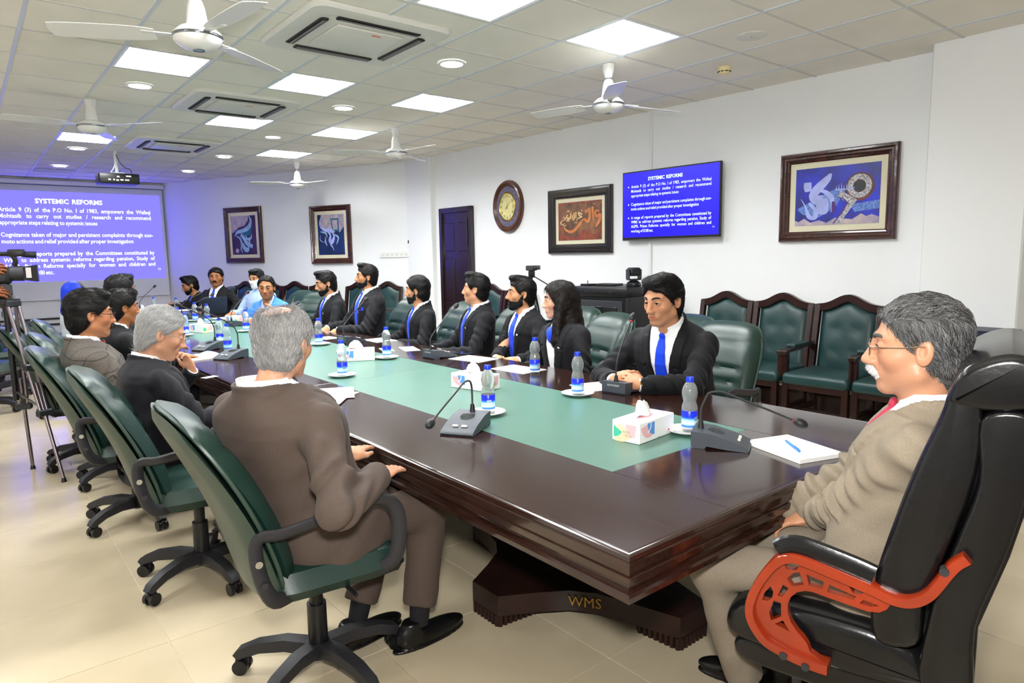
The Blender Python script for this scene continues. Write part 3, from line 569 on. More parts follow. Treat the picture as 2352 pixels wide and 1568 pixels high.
# ================================================================ office swivel chairs
M_gch = mat('green_chair_leather', '#17302a', .38, noise=(3, .12), bump=(90, .06, .003)); M_gsh = mat('green_chair_shell', '#2f4238', .42, noise=(2, .1), bump=(120, .05, .002)); M_arm = mat('armrest_plastic', '#26262a', .5, bump=(200, .05, .001))
def office_chair():
    t = thing('office_chair', 'green office chair', 'office chair')
    for k in range(5):
        a = 2*PI*k/5+.3; sec = [(-.5, -.5), (.5, -.5), (.5, .35), (.3, .5), (-.3, .5), (-.5, .35)]
        path = [(.02, 0, .1), (.12, 0, .112), (.22, 0, .1), (.285, 0, .075), (.3, 0, .06)]
        rs = [.055, .05, .044, .04, .034]
        lg = MB().add(tube(path, rs, 6, sec, up=(0, 0, 1))).build('base_leg', M_arm, t, (0, 0, 0), a)
        c = MB()
        for s in (-1, 1): c.add(cyl((.285, s*.009, .028), (.285, s*.026, .028), .028, None, 16))
        c.add(rbox((.285, 0, .045), (.05, .016, .03), .006, 1)).add(cyl((.29, 0, .05), (.29, 0, .07), .009)); c.build('caster', M_black, lg)
    MB().add(cyl((0, 0, .07), (0, 0, .13), .04)).add(cyl((0, 0, .12), (0, 0, .27), .034)).add(cyl((0, 0, .26), (0, 0, .42), .024)).build('gas_column', M_black, t)
    MB().add(rbox((0, .0, .415), (.2, .26, .05), .012)).add(tube([(.1, .02, .415), (.2, .04, .405), (.27, .05, .395)], .008, 6)).build('mechanism', M_black, t)
    st = pad(.255, .25, .06, back=.8, p=9, rnd=.12); V = np.array(st[0]); V = np.stack([V[:, 0], V[:, 2]+.02, V[:, 1]+.45+.0*V[:, 2]], 1); f_ = V[:, 1] > .2; V[f_, 2] -= (V[f_, 1]-.2)*.3
    MB().add((V, [q[::-1] for q in st[1]])).build('seat', M_gch, t)
    def bend(u, v): z = (v+1)/2; return -.19-.1*z-.15*z*z+.045*u*u
    wd = lambda v: .86+.14*math.sin(PI*(v+1)/2*.62+.35)
    gr = [-.45, -.15, .12, .62]
    bk = pad(.255, .3, .075, bend, wd, 16, 30, 5, .2, top=lambda u: -.03*abs(u)**3)
    V = np.array(bk[0]); n = len(V)//2
    for g in gr:
        m_ = np.exp(-((V[:n, 2]/.3-g)/.035)**2)*(np.abs(V[:n, 0]) < .17 if g < .5 else 1); V[:n, 1] -= .016*m_
    V[:, 2] += .745
    b = MB().add((V, bk[1])).build('backrest', M_gch, t, ang=60)
    sh = pad(.262, .325, .012, lambda u, v: bend(u, v)-.022, wd, 14, 16, 6, 2.6, top=lambda u: -.03*abs(u)**3); V = np.array(sh[0]); V[:, 2] += .715
    MB().add((V, sh[1])).build('back_shell', M_gsh, t, ang=60)
    rim = []
    for k in range(40):
        a = 2*PI*k/40; cu, su = math.cos(a), math.sin(a); q = max(abs(cu), abs(su)); e = (abs(cu)**5+abs(su)**5)**(1/5); u, v = cu/e, su/e
        rim.append((u*.262*wd(v), bend(u, v)-.004, v*.322+.717-.03*abs(u)**3*(v+1)/2))
    MB().add(tube(rim, .007, 6, closed=True)).build('piping', M_gsh, b)
    for s in (-1, 1):
        x = s*.275; sec = [(.5*c, .85*q) for c, q in ring(10)]
        p = smooth([(s*.2, -.13, .43), (s*.255, -.2, .45), (x*.98, -.235, .52), (x*.98, -.25, .62), (x, -.235, .665), (x*1.03, -.17, .665), (x*1.06, -.02, .69), (x*1.07, .1, .71), (x*1.06, .165, .695), (x*1.03, .2, .64), (x, .205, .56), (x*.95, .19, .48), (s*.22, .14, .44), (s*.17, .1, .43)], 4)
        a = MB().add(tube(p, .03, 10, sec)).build('armrest', M_arm, t)
        for z in (.52, .59): MB().add(cyl((x*.98+s*.012, -.235-.012*(z > .55), z), (x*.98+s*.022, -.235-.012*(z > .55), z), .011)).build('bolt', M_chrome if z > .55 else M_arm, a)
    return t
OC = office_chair(); OCN = [0]
def place_office(x, y, az, label, group='green office chairs around the table'):
    o = OC if OCN[0] == 0 else copy_tree(OC); OCN[0] += 1
    o.location = (x, y, 0); o.rotation_euler = (0, 0, R(az-90)); o['label'] = label; o['group'] = group; return o
# ================================================================ visitor chairs with wooden frame
M_vg = mat('dark_green_vinyl', '#1c3a3a', .38, noise=(4, .12), bump=(110, .05, .002)); M_vw = mat('visitor_chair_wood', '#2a1512', .3, noise=(6, .3), coat=.2)
def visitor_chair():
    t = thing('visitor_chair', 'green visitor chair', 'chair')
    for s in (-1, 1):
        MB().add(hull([(s*.235+a, .24+b, z) for a in (-.023, .023) for b in (-.023, .023) for z in (0, .42)])).build('leg', M_vw, t)
        MB().add(hull([(s*.235+a, y+b, z) for a in (-.022, .022) for b in (-.024, .024) for z, y in ((0, -.29), (.45, -.24))])).build('leg', M_vw, t)
        MB().add(hull([(s*.25+a, y+b, z) for a in (-.022, .022) for b in (-.022, .022) for z, y in ((.44, -.24), (1.02, -.34))])).build('back_post', M_vw, t)
        MB().add(rbox((s*.235, -.02, .17), (.03, .5, .045), .004, 1)).build('stretcher', M_vw, t)
        MB().add(hull([(s*.262+a, .2+b, z) for a in (-.02, .02) for b in (-.024, .024) for z in (.46, .655)])).build('arm_post', M_vw, t)
        ar = MB().add(tube(smooth([(s*.262, -.29, .7), (s*.262, -.15, .69), (s*.262, .05, .675), (s*.262, .2, .665), (s*.262, .245, .655)], 3), .03, 8, [(-.75, -.5), (.75, -.5), (.75, .3), (.5, .5), (-.5, .5), (-.75, .3)], up=(0, 0, 1))).build('armrest', M_vw, t)
        MB().add(rbox((s*.262, -.05, .7), (.046, .28, .035), .015)).build('arm_pad', M_vg, ar)
    MB().add(rbox((0, .24, .4), (.44, .03, .06), .004, 1)).build('apron', M_vw, t)
    MB().add(rbox((0, .08, .17), (.44, .03, .045), .004, 1)).build('stretcher', M_vw, t)
    MB().add(rbox((0, .0, .455), (.525, .54, .1), .035, 3)).build('seat', M_vg, t)
    cr = [(.26*u, -.338-.002, 1.0+.075*math.exp(-(u/.48)**2)-.012*abs(u)) for u in np.linspace(-1, 1, 21)]
    MB().add(tube(cr, .025, 6, [(-.9, -1.4), (.9, -1.4), (.9, 1), (.5, 1.3), (-.5, 1.3), (-.9, 1)], up=(0, 0, 1))).build('crest_rail', M_vw, t)
    pb = pad(.228, .285, .05, lambda u, v: -.285-.045*(v+1), lambda v: 1, 14, 16, 6, .3, top=lambda u: .075*math.exp(-(u/.48)**2)-.02, rnd=0); V = np.array(pb[0]); n = len(V)//2
    btn = [(s*.085, z) for s in (-1, 1) for z in (.1, -.09)]
    for bx, bz in btn: V[:n, 1] -= .02*np.exp(-((V[:n, 0]-bx)**2+(V[:n, 2]-bz)**2)/.03**2)
    V[:, 2] += .72
    b = MB().add((V, pb[1])).build('backrest', M_vg, t, ang=60)
    for bx, bz in btn: MB().add(sphere((bx, -.285-.045*(bz/.285+1)+.034, bz+.725), (.009, .006, .009), 8, 5)).build('button', M_vg, b)
    return t
VC = visitor_chair(); VCN = [0]
def place_visitor(x, y, az, label):
    o = VC if VCN[0] == 0 else copy_tree(VC); VCN[0] += 1
    o.location = (x, y, 0); o.rotation_euler = (0, 0, R(az-90)); o['label'] = label; o['group'] = 'wood-framed green visitor chairs along the walls'
azR = 90+math.degrees(math.atan(WK))
for x, lab in ((3.66, 'leftmost of the four visitor chairs under the large blue painting'), (3.1, 'second visitor chair from the left under the large blue painting'), (2.54, 'visitor chair third along the right wall, nearest fully seen seat'), (2.0, 'visitor chair mostly hidden behind the grey-haired head at right'),
               (5.6, 'visitor chair between the black equipment cabinet and the camcorder'), (6.6, 'visitor chair left of the camcorder tripod by the clock'), (7.16, 'visitor chair right beside the dark door')): place_visitor(x, wall_y(x)+.4, azR, lab)
azA = math.degrees(math.atan2(nA[1], nA[0]))
for s, lab in ((.42, 'visitor chair nearest the pier on the angled wall'), (.98, 'visitor chair second from the pier on the angled wall'), (1.75, 'visitor chair third from the pier under the navy painting'), (2.35, 'visitor chair fourth from the pier, between the two paintings'), (2.92, 'visitor chair fifth from the pier, behind the blue jacket'), (3.5, 'visitor chair farthest along the angled wall under the plum painting')):
    p = FA+u_*s+nA[:2]*.4; place_visitor(p[0], p[1], azA, lab)
# ================================================================ executive chair
M_bl2 = mat('black_leather', '#111113', .2, noise=(4, .2), bump=(70, .08, .004)); M_owood = mat('orange_lacquer_wood', '#8f2d10', .24, noise=(5, .2), coat=.5)
BAZ = R(15); bf = np.array([math.cos(BAZ), math.sin(BAZ), 0]); blf = np.array([-math.sin(BAZ), math.cos(BAZ), 0])
B0 = np.array([.5, -2.0, 0]); BO = B0+.33*bf
BOSS = thing('executive_chair', 'high-backed black leather executive chair with orange wooden arms', 'armchair', BO, BAZ-PI/2)
def xloft(prof, x0, x1, r, nm, m, parent=BOSS, n=5):   # side profile (y,z) swept along x with rounded edges
    P = np.array(prof, float); c = P.mean(0); rings = []
    nrm = []
    for i in range(len(P)):
        d = P[(i+1) % len(P)]-P[i-1]; d /= np.linalg.norm(d)+1e-9; nrm.append((d[1], -d[0]))
    nrm = np.array(nrm); a = .5*sum(P[i][0]*P[(i+1) % len(P)][1]-P[(i+1) % len(P)][0]*P[i][1] for i in range(len(P)))
    if a < 0: nrm = -nrm
    for k in range(n+1): t_ = k/n*PI/2; rings.append((x0+r*(1-math.sin(t_)), P-nrm*r*(1-math.cos(t_))))
    rings = [(x0+r*(1-math.sin(k/n*PI/2)), P-nrm*r*(1-math.sin(PI/2-k/n*PI/2))) for k in range(n, -1, -1)][::1]
    rings = sorted(rings, key=lambda q: q[0]); mir = [(x1-(q[0]-x0), q[1]) for q in rings][::-1]
    return MB().add(loft([[(x, p[0], p[1]) for p in Q] for x, Q in rings+mir])).build(nm, m, parent, ang=50)
bcv = lambda pts, k=4: [tuple(p) for p in smooth(pts, k, True)]
# profiles, y measured forward from the seat centre
xloft(bcv([(-.12, .52), (-.115, .68), (-.15, .86), (-.19, 1.0), (-.22, 1.1), (-.24, 1.18), (-.3, 1.22), (-.35, 1.2), (-.365, 1.1), (-.34, .95), (-.26, .7), (-.24, .5)]), -.2, .2, .04, 'back_cushion', M_bl2)
for s in (-1, 1):
    a, b = (-.3, -.17) if s < 0 else (.17, .3)
    xloft(bcv([(-.1, .53), (-.09, .66), (-.125, .83), (-.165, .98), (-.205, 1.1), (-.225, 1.17), (-.275, 1.16), (-.285, 1.06), (-.275, .95), (-.24, .8), (-.2, .66), (-.19, .54)]), a, b, .018, 'side_bolster', M_bl2)
    xloft(bcv([(-.28, 1.1), (-.285, .96), (-.25, .81), (-.215, .66), (-.2, .44), (-.3, .42), (-.3, .62), (-.345, .8), (-.375, .97), (-.38, 1.1), (-.34, 1.13)]), a*.99, b*.99, .012, 'back_side_panel', M_bl2)
xloft(bcv([(-.225, 1.13), (-.222, 1.165), (-.245, 1.215), (-.3, 1.247), (-.35, 1.25), (-.392, 1.22), (-.395, 1.15), (-.31, 1.125)]), -.304, .304, .02, 'headrest_roll', M_bl2)
xloft([(-.37, 1.2), (-.39, 1.1), (-.385, .97), (-.352, .8), (-.305, .62), (-.305, .4), (-.285, .4), (-.285, .62), (-.33, .8), (-.362, .97), (-.365, 1.1), (-.34, 1.2)], -.285, .285, .006, 'back_panel', M_bl2)
xloft(bcv([(-.2, .4), (-.22, .48), (-.12, .535), (.1, .54), (.22, .53), (.275, .47), (.26, .4), (.1, .385)]), -.27, .27, .04, 'seat', M_bl2)
xloft(bcv([(-.25, .33), (-.25, .41), (.1, .405), (.24, .4), (.24, .34), (.1, .325)]), -.255, .255, .02, 'seat_base', M_bl2)
ARM_PX = lambda u, v: (1690+u/4.2, 1230+v/4.2)
def arm_local(u, v, off):
    P = onplane(*ARM_PX(u, v), B0+blf*.3, blf); return ((P-BO)@bf, P[2])
rim = [(900, 1260), (760, 1215), (560, 1130), (420, 1055), (310, 985), (225, 880), (170, 770), (155, 660), (185, 550), (250, 420), (340, 300), (430, 220), (520, 192), (610, 200), (740, 245), (920, 320), (1120, 405), (1320, 490), (1480, 565), (1580, 600), (1680, 612), (1790, 590), (1890, 530), (1980, 430), (2060, 330), (2140, 250), (2240, 195)]
web_o = [(880, 1215), (725, 1100), (700, 1030), (655, 965), (600, 905), (540, 815), (512, 730), (512, 640), (540, 575), (600, 528), (680, 515), (750, 525), (900, 580), (1100, 650), (1280, 712), (1390, 722), (1460, 695), (1510, 630), (1440, 560), (1120, 420), (740, 260), (610, 215), (520, 205), (430, 240), (350, 315), (260, 440), (195, 560), (170, 670), (190, 780), (240, 880), (320, 980), (430, 1040), (560, 1110), (760, 1195)]
holes = [[(480, 270), (510, 243), (560, 238), (632, 258), (600, 310), (560, 318), (490, 300)], [(505, 400), (560, 345), (625, 335), (665, 455), (555, 472)], [(690, 355), (862, 430), (845, 500), (715, 462)], [(912, 455), (1170, 570), (1140, 602), (890, 525)], [(1200, 632), (1238, 600), (1390, 660), (1310, 668)], [(1088, 455), (1262, 522), (1210, 550), (1140, 538)], [(465, 455), (518, 490), (460, 575), (412, 560)], [(378, 608), (445, 630), (450, 760), (350, 798), (333, 720)], [(385, 832), (465, 800), (530, 907)], [(345, 470), (372, 520), (365, 575), (320, 612), (262, 600), (290, 530)]]
RIM = [arm_local(u, v, 0) for u, v in rim]; WEBO = [arm_local(u, v, 0) for u, v in web_o]; WH = [[arm_local(u, v, 0) for u, v in h] for h in holes]
for s in (-1, 1):
    x = s*.3; path = smooth([(x, y, z) for y, z in RIM], 3)
    sec = [(-.5, -1), (.5, -1), (.65, -.7), (.65, .7), (.5, 1), (-.5, 1), (-.65, .7), (-.65, -.7)]
    sec = [(b_*1.0, a_*.75) for a_, b_ in [(q[0], q[1]) for q in sec]]
    arm = MB().add(tube(path, .03, 8, [(.42*c, .95*q) for c, q in ((-1, -.8), (-.8, -1), (.8, -1), (1, -.8), (1, .8), (.8, 1), (-.8, 1), (-1, .8))], up=(1, 0, 0))).build('arm_frame', M_owood, BOSS, ang=40)
    MB().add(prism([(y, z) for y, z in WEBO], .022, WH), M=frame((x-.011, 0, 0), (0, 1, 0), (0, 0, 1), (1, 0, 0))).build('arm_fretwork', M_owood, arm, ang=30)
    ptop = [(430, 165), (520, 125), (640, 130), (800, 185), (1000, 265), (1180, 340), (1330, 410)]
    PT = [arm_local(u, v, 0) for u, v in ptop]
    MB().add(tube(smooth([(x, y, z+.004) for y, z in PT], 3), .032, 10, [(1.0*c, .5*q) for c, q in ring(12)], up=(1, 0, 0))).build('arm_pad', M_bl2, arm)
    for u, v in ((485, 1105), (695, 1210), (2020, 300)):
        y, z = arm_local(u, v, 0); MB().add(cyl((x+s*.012, y, z), (x+s*.034, y, z), .01)).build('bolt', M_dgrey, arm)
for k in range(5):
    a = 2*PI*k/5+.5
    lg = MB().add(tube(smooth([(.03, 0, .12), (.14, 0, .13), (.27, 0, .09), (.32, 0, .065)], 3), [.03]*5+[.026]*5, 8, [(.9*c, .7*q) for c, q in ring(10)], up=(0, 0, 1))).build('base_leg', M_chrome, BOSS, (0, 0, 0), a)
    c = MB()
    for s in (-1, 1): c.add(cyl((.31, s*.01, .03), (.31, s*.028, .03), .03, None, 16))
    c.add(rbox((.31, 0, .05), (.055, .018, .035), .008, 1)).build('caster', M_black, lg)
MB().add(cyl((0, 0, .08), (0, 0, .33), .03)).add(rbox((0, 0, .325), (.2, .24, .03), .006, 1)).build('gas_column', M_black, BOSS)
# ================================================================ equipment along the right wall
xk = 4.72; yk = wall_y(xk)
CAB = thing('equipment_cabinet', 'tall black equipment cabinet with dark glass door by the wall', 'cabinet', (xk, yk+.36, 0), R(azR-90))
MB().add(rbox((0, 0, .56), (.66, .6, 1.0), .01, 1)).build('body', M_black, CAB)
MB().add(rbox((0, 0, 1.1), (.7, .64, .1), .015)).build('top_cap', M_black, CAB)
dr = MB().add(rbox((0, .305, .55), (.56, .02, .92), .006, 1)).build('door', M_dgrey, CAB); MB().add(rbox((0, .318, .55), (.44, .012, .8), .012)).build('glass', mat('smoked_glass', '#050506', .08, spec=.7), dr)
for k in range(11): MB().add(cyl((.2-.035*k, .3215, 1.1), (.2-.035*k, .324, 1.1), .008, None, 8)).build('vent_hole', M_steel, CAB)
for a in (-1, 1):
    for b in (-1, 1): MB().add(cyl((a*.28, b*.24, 0), (a*.28, b*.24, .06), .03)).build('foot', M_black, CAB)
def on_cab(x, y): c, s = math.cos(R(azR-90)), math.sin(R(azR-90)); return (xk+c*x-s*y, yk+.36+s*x+c*y, 1.15)
t = thing('ptz_camera', 'black swivelling conference camera standing on the equipment cabinet', 'camera', on_cab(-.24, .08), R(azR-30))
MB().add(lathe([(.07, 0), (.075, .012), (.07, .035), (.05, .05), (.03, .06)], 20)).build('base', M_black, t)
MB().add(rbox((-.062, 0, .12), (.012, .09, .1), .004, 1)).add(rbox((.062, 0, .12), (.012, .09, .1), .004, 1)).add(rbox((0, 0, .068), (.13, .08, .014), .004, 1)).build('yoke', M_dgrey, t)
MB().add(rbox((0, .0, .145), (.11, .13, .085), .02)).build('head', M_black, t); MB().add(cyl((0, .06, .15), (0, .072, .15), .028)).build('lens', mat('lens_glass', '#101018', .05, spec=.8), t)
t = thing('flat_receiver', 'thin black receiver box lying on the equipment cabinet', 'device', on_cab(.06, .1), R(azR-80)); MB().add(rbox((0, 0, .012), (.24, .16, .024), .006, 1)).build('case', M_black, t); MB().add(box((0, .081, .012), (.2, .002, .008))).build('display', M_dgrey, t)
t = thing('modem', 'small black modem on the left edge of the equipment cabinet', 'device', on_cab(.28, .18), R(azR-95)); MB().add(rbox((0, 0, .01), (.12, .12, .02), .005, 1)).build('case', M_black, t); MB().add(cyl((.05, -.04, .02), (.05, -.04, .05), .004)).build('aerial', M_black, t)
# camcorder on its tripod
p = np.array([5.9, wall_y(5.9)+.5]); t = thing('camcorder', 'small black camcorder on a tripod in front of the visitor chairs', 'camera', (*p, 1.3), R(125))
MB().add(rbox((0, 0, .03), (.06, .13, .06), .012)).build('body', M_black, t); MB().add(cyl((0, .06, .035), (0, .1, .035), .026)).build('lens', M_dgrey, t); MB().add(rbox((.05, -.01, .03), (.012, .09, .05), .004, 1)).build('flip_screen', M_dgrey, t)
t = thing('tripod', 'thin black tripod under the small camcorder', 'tripod', (*p, 0)); MB().add(cyl((0, 0, .55), (0, 0, 1.22), .012)).build('centre_column', M_black, t); MB().add(rbox((0, 0, 1.26), (.06, .06, .08), .01)).build('head', M_black, t)
MB().add(cyl((0, 0, 1.25), (-.14, -.16, 1.12), .007)).build('pan_handle', M_black, t)
for k in range(3): a = 2*PI*k/3+.4; MB().add(cyl((.03*math.cos(a), .03*math.sin(a), 1.1), (.3*math.cos(a), .3*math.sin(a), .0), .012, .009)).build('leg', M_black, t)
# boxes on a low side table by the column
sx_, sy_ = 1.47, -5.2
t = thing('side_table', 'low dark side table under the stacked file boxes', 'side table', (sx_, sy_, 0))
MB().add(rbox((0, 0, .57), (.46, .36, .03), .005, 1)).build('table_top', M_vw, t)
for a in (-1, 1):
    for b in (-1, 1): MB().add(cyl((a*.2, b*.15, 0), (a*.2, b*.15, .56), .018)).build('leg', M_vw, t)
M_blue = mat('file_box_blue', '#1440c8', .45); M_navy = mat('file_box_navy', '#1c2740', .45)
for z, h, m, dx, lab in ((.585, .1, M_blue, .02, 'lowest bright blue file box of the stack by the column'), (.685, .09, M_blue, .0, 'upper bright blue file box tied with white string'), (.775, .08, M_navy, .01, 'navy file box above the blue ones'), (.855, .09, M_navy, -.01, 'topmost navy file box of the stack')):
    t = thing('file_box', lab, 'box', (sx_+dx, sy_, z), R(12*dx*20), 'stacked file boxes'); MB().add(rbox((0, 0, h/2), (.34, .27, h-.002), .004, 1)).build('body', m, t); MB().add(rbox((0, 0, h-.006), (.35, .28, .008), .002, 1)).build('lid', m, t)
    MB().add(tube(smooth([(-.178, .02, h*.9), (-.185, .03, h*.5), (-.182, .05, h*.2)], 3), .004, 5)).build('string', M_white, t)
# ================================================================ video camera on tripod at the left edge
hd = onz(10, 668, 1.36)
tx = 5.72; d_ = ray(12, 690); TP = np.array([0, 0, CAMZ])+d_*(tx/d_[0])
TRI = thing('video_tripod', 'silver video tripod at the left edge with three tubular legs', 'tripod', (TP[0], TP[1], 0))
f1 = onz(76, 1076, 0); f2 = onz(147, 1106, 0); f3 = np.array([TP[0]+.35, TP[1]+.62, 0]); ap = TP[2]-.02
M_trl = mat('tripod_silver', '#8f8489', .28, .9)
for k, f in enumerate((f1, f2, f3)):
    b = np.array([f[0]-TP[0], f[1]-TP[1], 0]); dn = np.linalg.norm(b); lat = np.array([-b[1], b[0], 0])/dn; top = np.array([*(b[:2]/dn*.07), ap]); ft = np.array([b[0], b[1], .02])
    for s in (-1, 1): MB().add(cyl(top+lat*s*.035, top+(ft-top)*.62+lat*s*.022, .0115)).build('leg_tube', M_trl, TRI)
    MB().add(cyl(top+(ft-top)*.45, ft, .012)).build('lower_leg', M_trl, TRI)
    for q in (.0, .36, .62): MB().add(rbox((0, 0, 0), (.04, .1, .045), .008, 1), M=frame(top+(ft-top)*q, b/dn, lat, (0, 0, 1))).build('leg_clamp', M_dgrey, TRI)
    MB().add(cyl((ft[0], ft[1], 0), (ft[0], ft[1], .03), .018, .012)).build('rubber_foot', M_black, TRI)
    MB().add(cyl((0, 0, ap*.5), top+(ft-top)*.6, .008)).build('spreader', M_steel, TRI)
MB().add(cyl((0, 0, ap*.45), (0, 0, ap), .018)).build('centre_column', M_black, TRI)
MB().add(lathe([(.03, ap-.03), (.08, ap), (.085, ap+.03), (.06, ap+.04), (.05, ap+.06)], 18)).build('bowl', M_dgrey, TRI)
MB().add(rbox((0, 0, ap+.09), (.09, .09, .08), .015)).add(cyl((-.06, 0, ap+.09), (.06, 0, ap+.09), .045)).build('fluid_head', M_black, TRI)
cp = np.array([0, 0, CAMZ])+ray(20, 630)*(tx/ray(20, 630)[0])
VCM = thing('video_camera', 'black professional video camera on the silver tripod', 'video camera', (TP[0], TP[1], ap+.13), R(-187))
MB().add(rbox((0, -.08, .06), (.1, .26, .12), .02)).build('body', M_black, VCM)
MB().add(cyl((0, .04, .07), (0, .12, .07), .05, .052, 20)).build('lens_barrel', M_dgrey, VCM)
MB().add(hull([(a*x_, y_, .07+b*z_) for a in (-1, 1) for b in (-1, 1) for y_, x_, z_ in ((.12, .055, .045), (.2, .07, .058))])).build('lens_hood', M_black, VCM); MB().add(box((.068, .15, .075), (.006, .03, .07))).build('hood_panel', M_steel, VCM)
MB().add(tube(smooth([(0, -.2, .12), (0, -.18, .19), (0, -.05, .2), (0, .05, .2), (0, .08, .16), (0, .07, .12)], 4), .016, 8)).build('top_handle', M_black, VCM)
MB().add(rbox((0, .09, .21), (.05, .1, .05), .01)).add(cyl((0, .12, .2), (0, .2, .195), .02, .024)).build('microphone', M_black, VCM)
MB().add(rbox((.062, -.06, .055), (.03, .17, .075), .012)).build('grip', M_dgrey, VCM); MB().add(text('SONY', .03, .002, .07, 'C'), M=frame((.078, -.05, .06), (0, 1, 0), (0, 0, 1), (1, 0, 0))).build('logo', M_offw, VCM)
t = thing('low_cabinet', 'dark red-brown low cabinet behind the tripod at the far left', 'cabinet', (12.2, .75, 0)); MB().add(rbox((0, 0, .42), (.5, 1.6, .84), .01, 1)).build('body', M_framer, t); MB().add(rbox((0, 0, .85), (.54, 1.66, .03), .005, 1)).build('top', M_framer, t)
for k in range(3): dd = MB().add(rbox((-.255, -.52+.52*k, .42), (.015, .48, .7), .004, 1)).build('door', M_framer, t); MB().add(cyl((-.262, -.35+.52*k, .5), (-.285, -.35+.52*k, .5), .01)).build('knob', M_chrome, dd)
# ================================================================ chairs in place
for x, y, az, lab in ((2.2, -.87, -95, 'nearest green office chair, under the man in the brown-grey suit'), (3.28, -.76, -96, 'second green office chair on the left, under the white-haired man'), (4.3, -.68, -96, 'third green office chair on the left, under the man in checked tweed'), (5.2, -.74, -94, 'fourth green office chair on the left side'), (5.82, -.62, -94, 'green office chair under the person in brown'), (6.45, -.85, -94, 'green office chair on the left under the tall dark-haired man'), (7.9, -.72, -90, 'green office chair under the woman in the blue scarf'),
    (8.5, -.08, -125, 'empty green office chair turned towards the camera behind the tripod'), (9.6, -.42, -95, 'empty green office chair behind the tripod, farther back'), (10.7, -.5, -95, 'farthest empty green office chair on the left'),
    (2.36, -3.3, 96, 'green office chair under the man with clasped hands'), (2.93, -3.56, 80, 'empty green office chair between the woman and the man with clasped hands'), (3.45, -3.34, 80, 'green office chair under the long-haired woman'), (4.02, -3.6, 84, 'green office chair under the bearded man with a waistcoat'), (4.58, -3.36, 80, 'green office chair under the clean-shaven man looking away'), (5.4, -3.36, 80, 'green office chair under the bearded man with longer hair'), (6.33, -3.36, 90, 'green office chair under the tall man with a blue pocket square'), (7.1, -3.28, 92, 'green office chair under the bearded man looking down'), (8.25, -3.28, 122, 'green office chair under the man in the light blue jacket'), (9.05, -3.3, 105, 'green office chair under the masked man'), (10.75, -3.3, 115, 'green office chair under the man beside the laptop'), (11.75, -3.08, 92, 'farthest green office chair on the right side')):
    place_office(x, y, az, lab)
# ================================================================ things on the table
def at(px, py, z=TZ): p = onz(px, py, z); return p[0], p[1]
def at_x(px, x, z=TZ):
    lo, hi = -3.5, 1.0
    f = lambda y: (lambda q: 1176+FPX*q[0]/q[2])(CR@np.array([x, y, z-CAMZ]))
    for _ in range(50):
        m = (lo+hi)/2
        if f(m) > px: lo = m
        else: hi = m
    return x, (lo+hi)/2
M_pet = mat('clear_bottle', (.9, .97, 1.0), .03, trans=.8, ior=1.06, coat=.9, spec=.8); M_capb = mat('bottle_cap_blue', '#1238e0', .35)
M_lab = mat('bottle_label', '#1430c8', .3); nt, b = nodes(M_lab)
tcn = nt.nodes.new('ShaderNodeTexCoord'); sp = nt.nodes.new('ShaderNodeSeparateXYZ'); mr = nt.nodes.new('ShaderNodeMapRange'); rp = nt.nodes.new('ShaderNodeValToRGB')
nt.links.new(tcn.outputs['Object'], sp.inputs[0]); nt.links.new(sp.outputs['Z'], mr.inputs[0]); mr.inputs[1].default_value = .02; mr.inputs[2].default_value = .085; nt.links.new(mr.outputs[0], rp.inputs[0]); nt.links.new(rp.outputs[0], b.inputs['Base Color'])
e = rp.color_ramp.elements; e[0].position = 0; e[0].color = (*srgb('#1240d8'), 1); e[1].position = 1; e[1].color = (*srgb('#1a2cf0'), 1)
for ps, cc in ((.1, '#3aa0ff'), (.2, '#e2f4ff'), (.42, '#b4e4ff'), (.54, '#3a90ff'), (.62, '#1a34f0')): q = e.new(ps); q.color = (*srgb(cc), 1)
def bottle():
    t = thing('water_bottle', 'b', 'bottle')
    prof = [(.001, .003), (.024, 0), (.03, .004), (.0315, .02), (.0315, .09), (.031, .1), (.0255, .118), (.0255, .124), (.03, .14), (.0315, .152), (.031, .162), (.0275, .178), (.02, .192), (.0125, .2), (.0125, .206)]
    MB().add(lathe(prof, 20)).build('body', M_pet, t, ang=180)
    lb = MB().add(lathe([(.0317, .02), (.032, .0205), (.032, .0845), (.0317, .085)], 24, False)).build('label', M_lab, t)
    for z, wd_, hh in ((.056, .022, .006), (.046, .026, .006), (.034, .02, .004)):
        for a0 in (0, PI): MB().add(loft([[(.0325*math.cos(a0+s), .0325*math.sin(a0+s), z+h) for h in (0, hh)] for s in np.linspace(-wd_/.065, wd_/.065, 7)], False)).build('print', M_white, lb)
    MB().add(lathe([(.014, .199), (.0155, .2), (.0155, .216), (.0145, .219), (.001, .2195)], 18)).build('cap', M_capb, t)
    return t
M_por = mat('white_porcelain', '#f2f1ec', .15, coat=.3)
def plate():
    t = tag(MB().add(lathe([(.002, .003), (.035, .003), (.045, .0), (.05, .002), (.07, .008), (.083, .0145), (.085, .016), (.082, .0165), (.065, .011), (.045, .007), (.002, .0065)], 32)).build('saucer', M_por), 's', 'saucer'); return t
BT = bottle(); PLT = plate(); nb = [0, 0]
